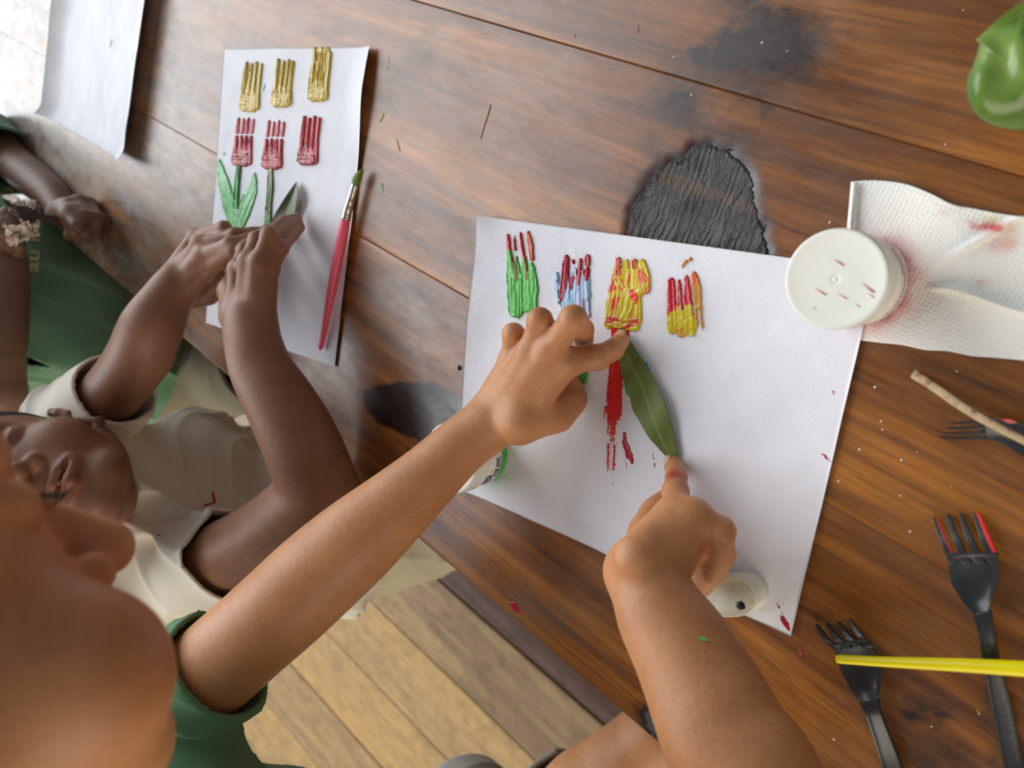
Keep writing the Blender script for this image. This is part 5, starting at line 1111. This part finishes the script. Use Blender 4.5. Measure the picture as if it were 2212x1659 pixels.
V, Fc = tube(smooth_path([PH(767, 400, 0.008), PH(771, 388, 0.008), PH(777, 376, 0.0075), PH(784, 367, 0.0065)], 12), [0.0030, 0.0034, 0.0036, 0.0038, 0.0038, 0.0036, 0.0034, 0.0030, 0.0026, 0.002, 0.0014, 0.0006], 14)
mesh('bristles', V, Fc, t, simple('green_bristle', lin(112, 134, 44), 0.5, 0.3, 300, 0.8, 0.001))
def stick_mat():
    n = NT('dry_stick'); v = n.coord(); n.p(col=n.ramp(n.noise(v, 170, 4, 0.6), [(0.30, lin(70, 56, 40)), (0.46, lin(176, 148, 112)), (0.75, lin(204, 178, 138))]), rough=0.7, normal=n.bump(n.noise(v, 300, 3), 0.4, 0.0006)); return n.m
V, Fc = tube(smooth_path([PH(1974, 808, 0.002), PH(2020, 838, 0.008), PH(2080, 880, 0.018), PH(2140, 915, 0.024), PH(2212, 952, 0.026), PH(2330, 1010, 0.022)], 30), np.interp(np.linspace(0, 1, 30), [0, 0.1, 1], [0.0026, 0.0024, 0.0017]), 12, 0.6)
tag(mesh('wooden_stick', V, Fc, None, stick_mat()), 'thin speckled wooden stick leaning over a black fork', 'stick')

# ------------------------------------------------------------------ white dish
dish = thing('paint_dish', 'small white oblong dish with a black paint blob, under the hand at the paper edge', 'dish', PH(1560, 1290, 0.003))
rim = [(1452, 1275), (1462, 1258), (1490, 1250), (1592, 1249), (1618, 1257), (1634, 1280), (1637, 1305), (1622, 1324), (1596, 1334), (1490, 1331), (1462, 1318), (1452, 1300)]
rp = np.array([PH(x, y, 0.018)[:2] for x, y in rim]); rc = rp.mean(0)
def sub(poly, n=6):
    out = []
    m = len(poly)
    for i in range(m):
        a, b = poly[i], poly[(i + 1) % m]
        for k in range(n): out.append(a + (b - a) * k / n)
    out = np.array(out)
    for _ in range(3): out = (np.roll(out, 1, 0) + 2 * out + np.roll(out, -1, 0)) / 4
    return out
rp = sub(rp); prof = [(0.0, 0.0031), (0.90, 0.0031), (1.05, 0.004), (1.04, 0.008), (1.0, 0.0175), (0.985, 0.0185), (0.965, 0.0185), (0.945, 0.0175), (0.90, 0.008), (0.82, 0.0058), (0.4, 0.0052), (0.0, 0.0052)]
V = []; n_ = len(rp)
for s_, z in prof:
    for p in rp: V.append((*(rc + (p - rc) * max(s_, 0.001)), TZ + z))
def dirty():
    n = NT('grubby_white_plastic'); v = n.coord(); n.p(col=n.ramp(n.noise(v, 60, 5, 0.65, 0.8), [(0.3, lin(196, 192, 168)), (0.6, lin(232, 230, 212))]), rough=0.35, normal=n.bump(n.noise(v, 150, 3), 0.2, 0.001)); return n.m
mesh('dish_body', V, [tuple(f) for f in gridfaces(len(prof), n_, wrap=True)], dish, simple('white_dish', lin(236, 234, 214), 0.35, 0.03))
V = [];
for s_, z in ((0.88, 0.0074), (0.6, 0.0075), (0.3, 0.0074), (0.001, 0.0074)):
    for p in rp: V.append((*(rc + (p - rc) * s_), TZ + z))
mesh('dirty_water', V, [tuple(f) for f in gridfaces(4, n_, wrap=True)], dish, dirty())
def blob(px, py, h, r, mat, name, parent, seed):
    c = PH(px, py, h); r_ = random.Random(seed); V = []; n1, n2 = 7, 18
    off = [1 + 0.25 * r_.random() + 0.15 * math.sin(3 * k_ + seed) for k_ in range(n2)]
    for i in range(n1):
        a = (math.pi / 2) * i / (n1 - 1)
        for j in range(n2): b = 2 * math.pi * j / n2; V.append((c[0] + r * math.cos(a) * math.cos(b) * off[j], c[1] + r * math.cos(a) * math.sin(b) * off[j], c[2] + r * 0.35 * math.sin(a) * (1 + 0.1 * r_.random())))
    mesh(name, V, [tuple(f) for f in gridfaces(n1, n2, wrap=True)], parent, mat)
blob(1600, 1308, 0.0074, 0.0026, simple('black_paint_wet', lin(24, 26, 30), 0.15), 'black_paint', dish, 3)
blob(1632, 1283, 0.0074, 0.0007, simple('yellow_paint_wet', lin(236, 214, 60), 0.25), 'yellow_paint', dish, 5)

# ------------------------------------------------------------------ napkin held by the far child
def crumple(name, label, pts, d0, seed, parent=None):
    n1, n2 = 40, 34; V = []; C = []
    P = np.array(pts, float); 
    for i in range(n1):
        for j in range(n2):
            a, b = i / (n1 - 1), j / (n2 - 1); q = (P[0] * (1 - a) + P[1] * a) * (1 - b) + (P[3] * (1 - a) + P[2] * a) * b
            x = np.array([a * 5.0]); y = np.array([b * 5.0]); f = float(fbm(x, y, seed, 3)[0]); f2 = float(fbm(x * 1.7, y * 1.7, seed + 9, 2)[0])
            q = q + np.array([f2 * 9, f * 9]); V.append(PD(q[0], q[1], d0 + 0.016 * f + 0.01 * abs(f2)))
            r = float(fbm(x * 2 + 3, y * 0.8, seed + 4, 2)[0]); m_ = 1 / (1 + math.exp(-(r - 0.30) * 22)); C.append([1 - 0.1 * m_, 1 - 0.78 * m_, 1 - 0.75 * m_])
    me = qmesh(name, V, gridfaces(n1, n2)); setcol(me, C); n = NT('crumpled_tissue'); v = n.coord()
    n.p(col=n.mix(1.0, lin(226, 216, 200), n.attr('Col', 'Color'), 'MULTIPLY'), rough=0.9, spec=0.1, normal=n.bump(n.noise(v, 160, 4), 0.6, 0.002)); o_ = link(name, me, parent, n.m); o_.modifiers.new('s', 'SOLIDIFY').thickness = 0.0007
    return o_
nk = crumple('napkin', '', [(26, 428), (78, 434), (84, 512), (6, 500)], 0.905, 5); tag(nk, 'crumpled white napkin with red paint, held against the green T-shirt', 'napkin')
crumple('napkin_flap', '', [(4, 486), (66, 482), (62, 520), (20, 528)], 0.885, 12, nk)
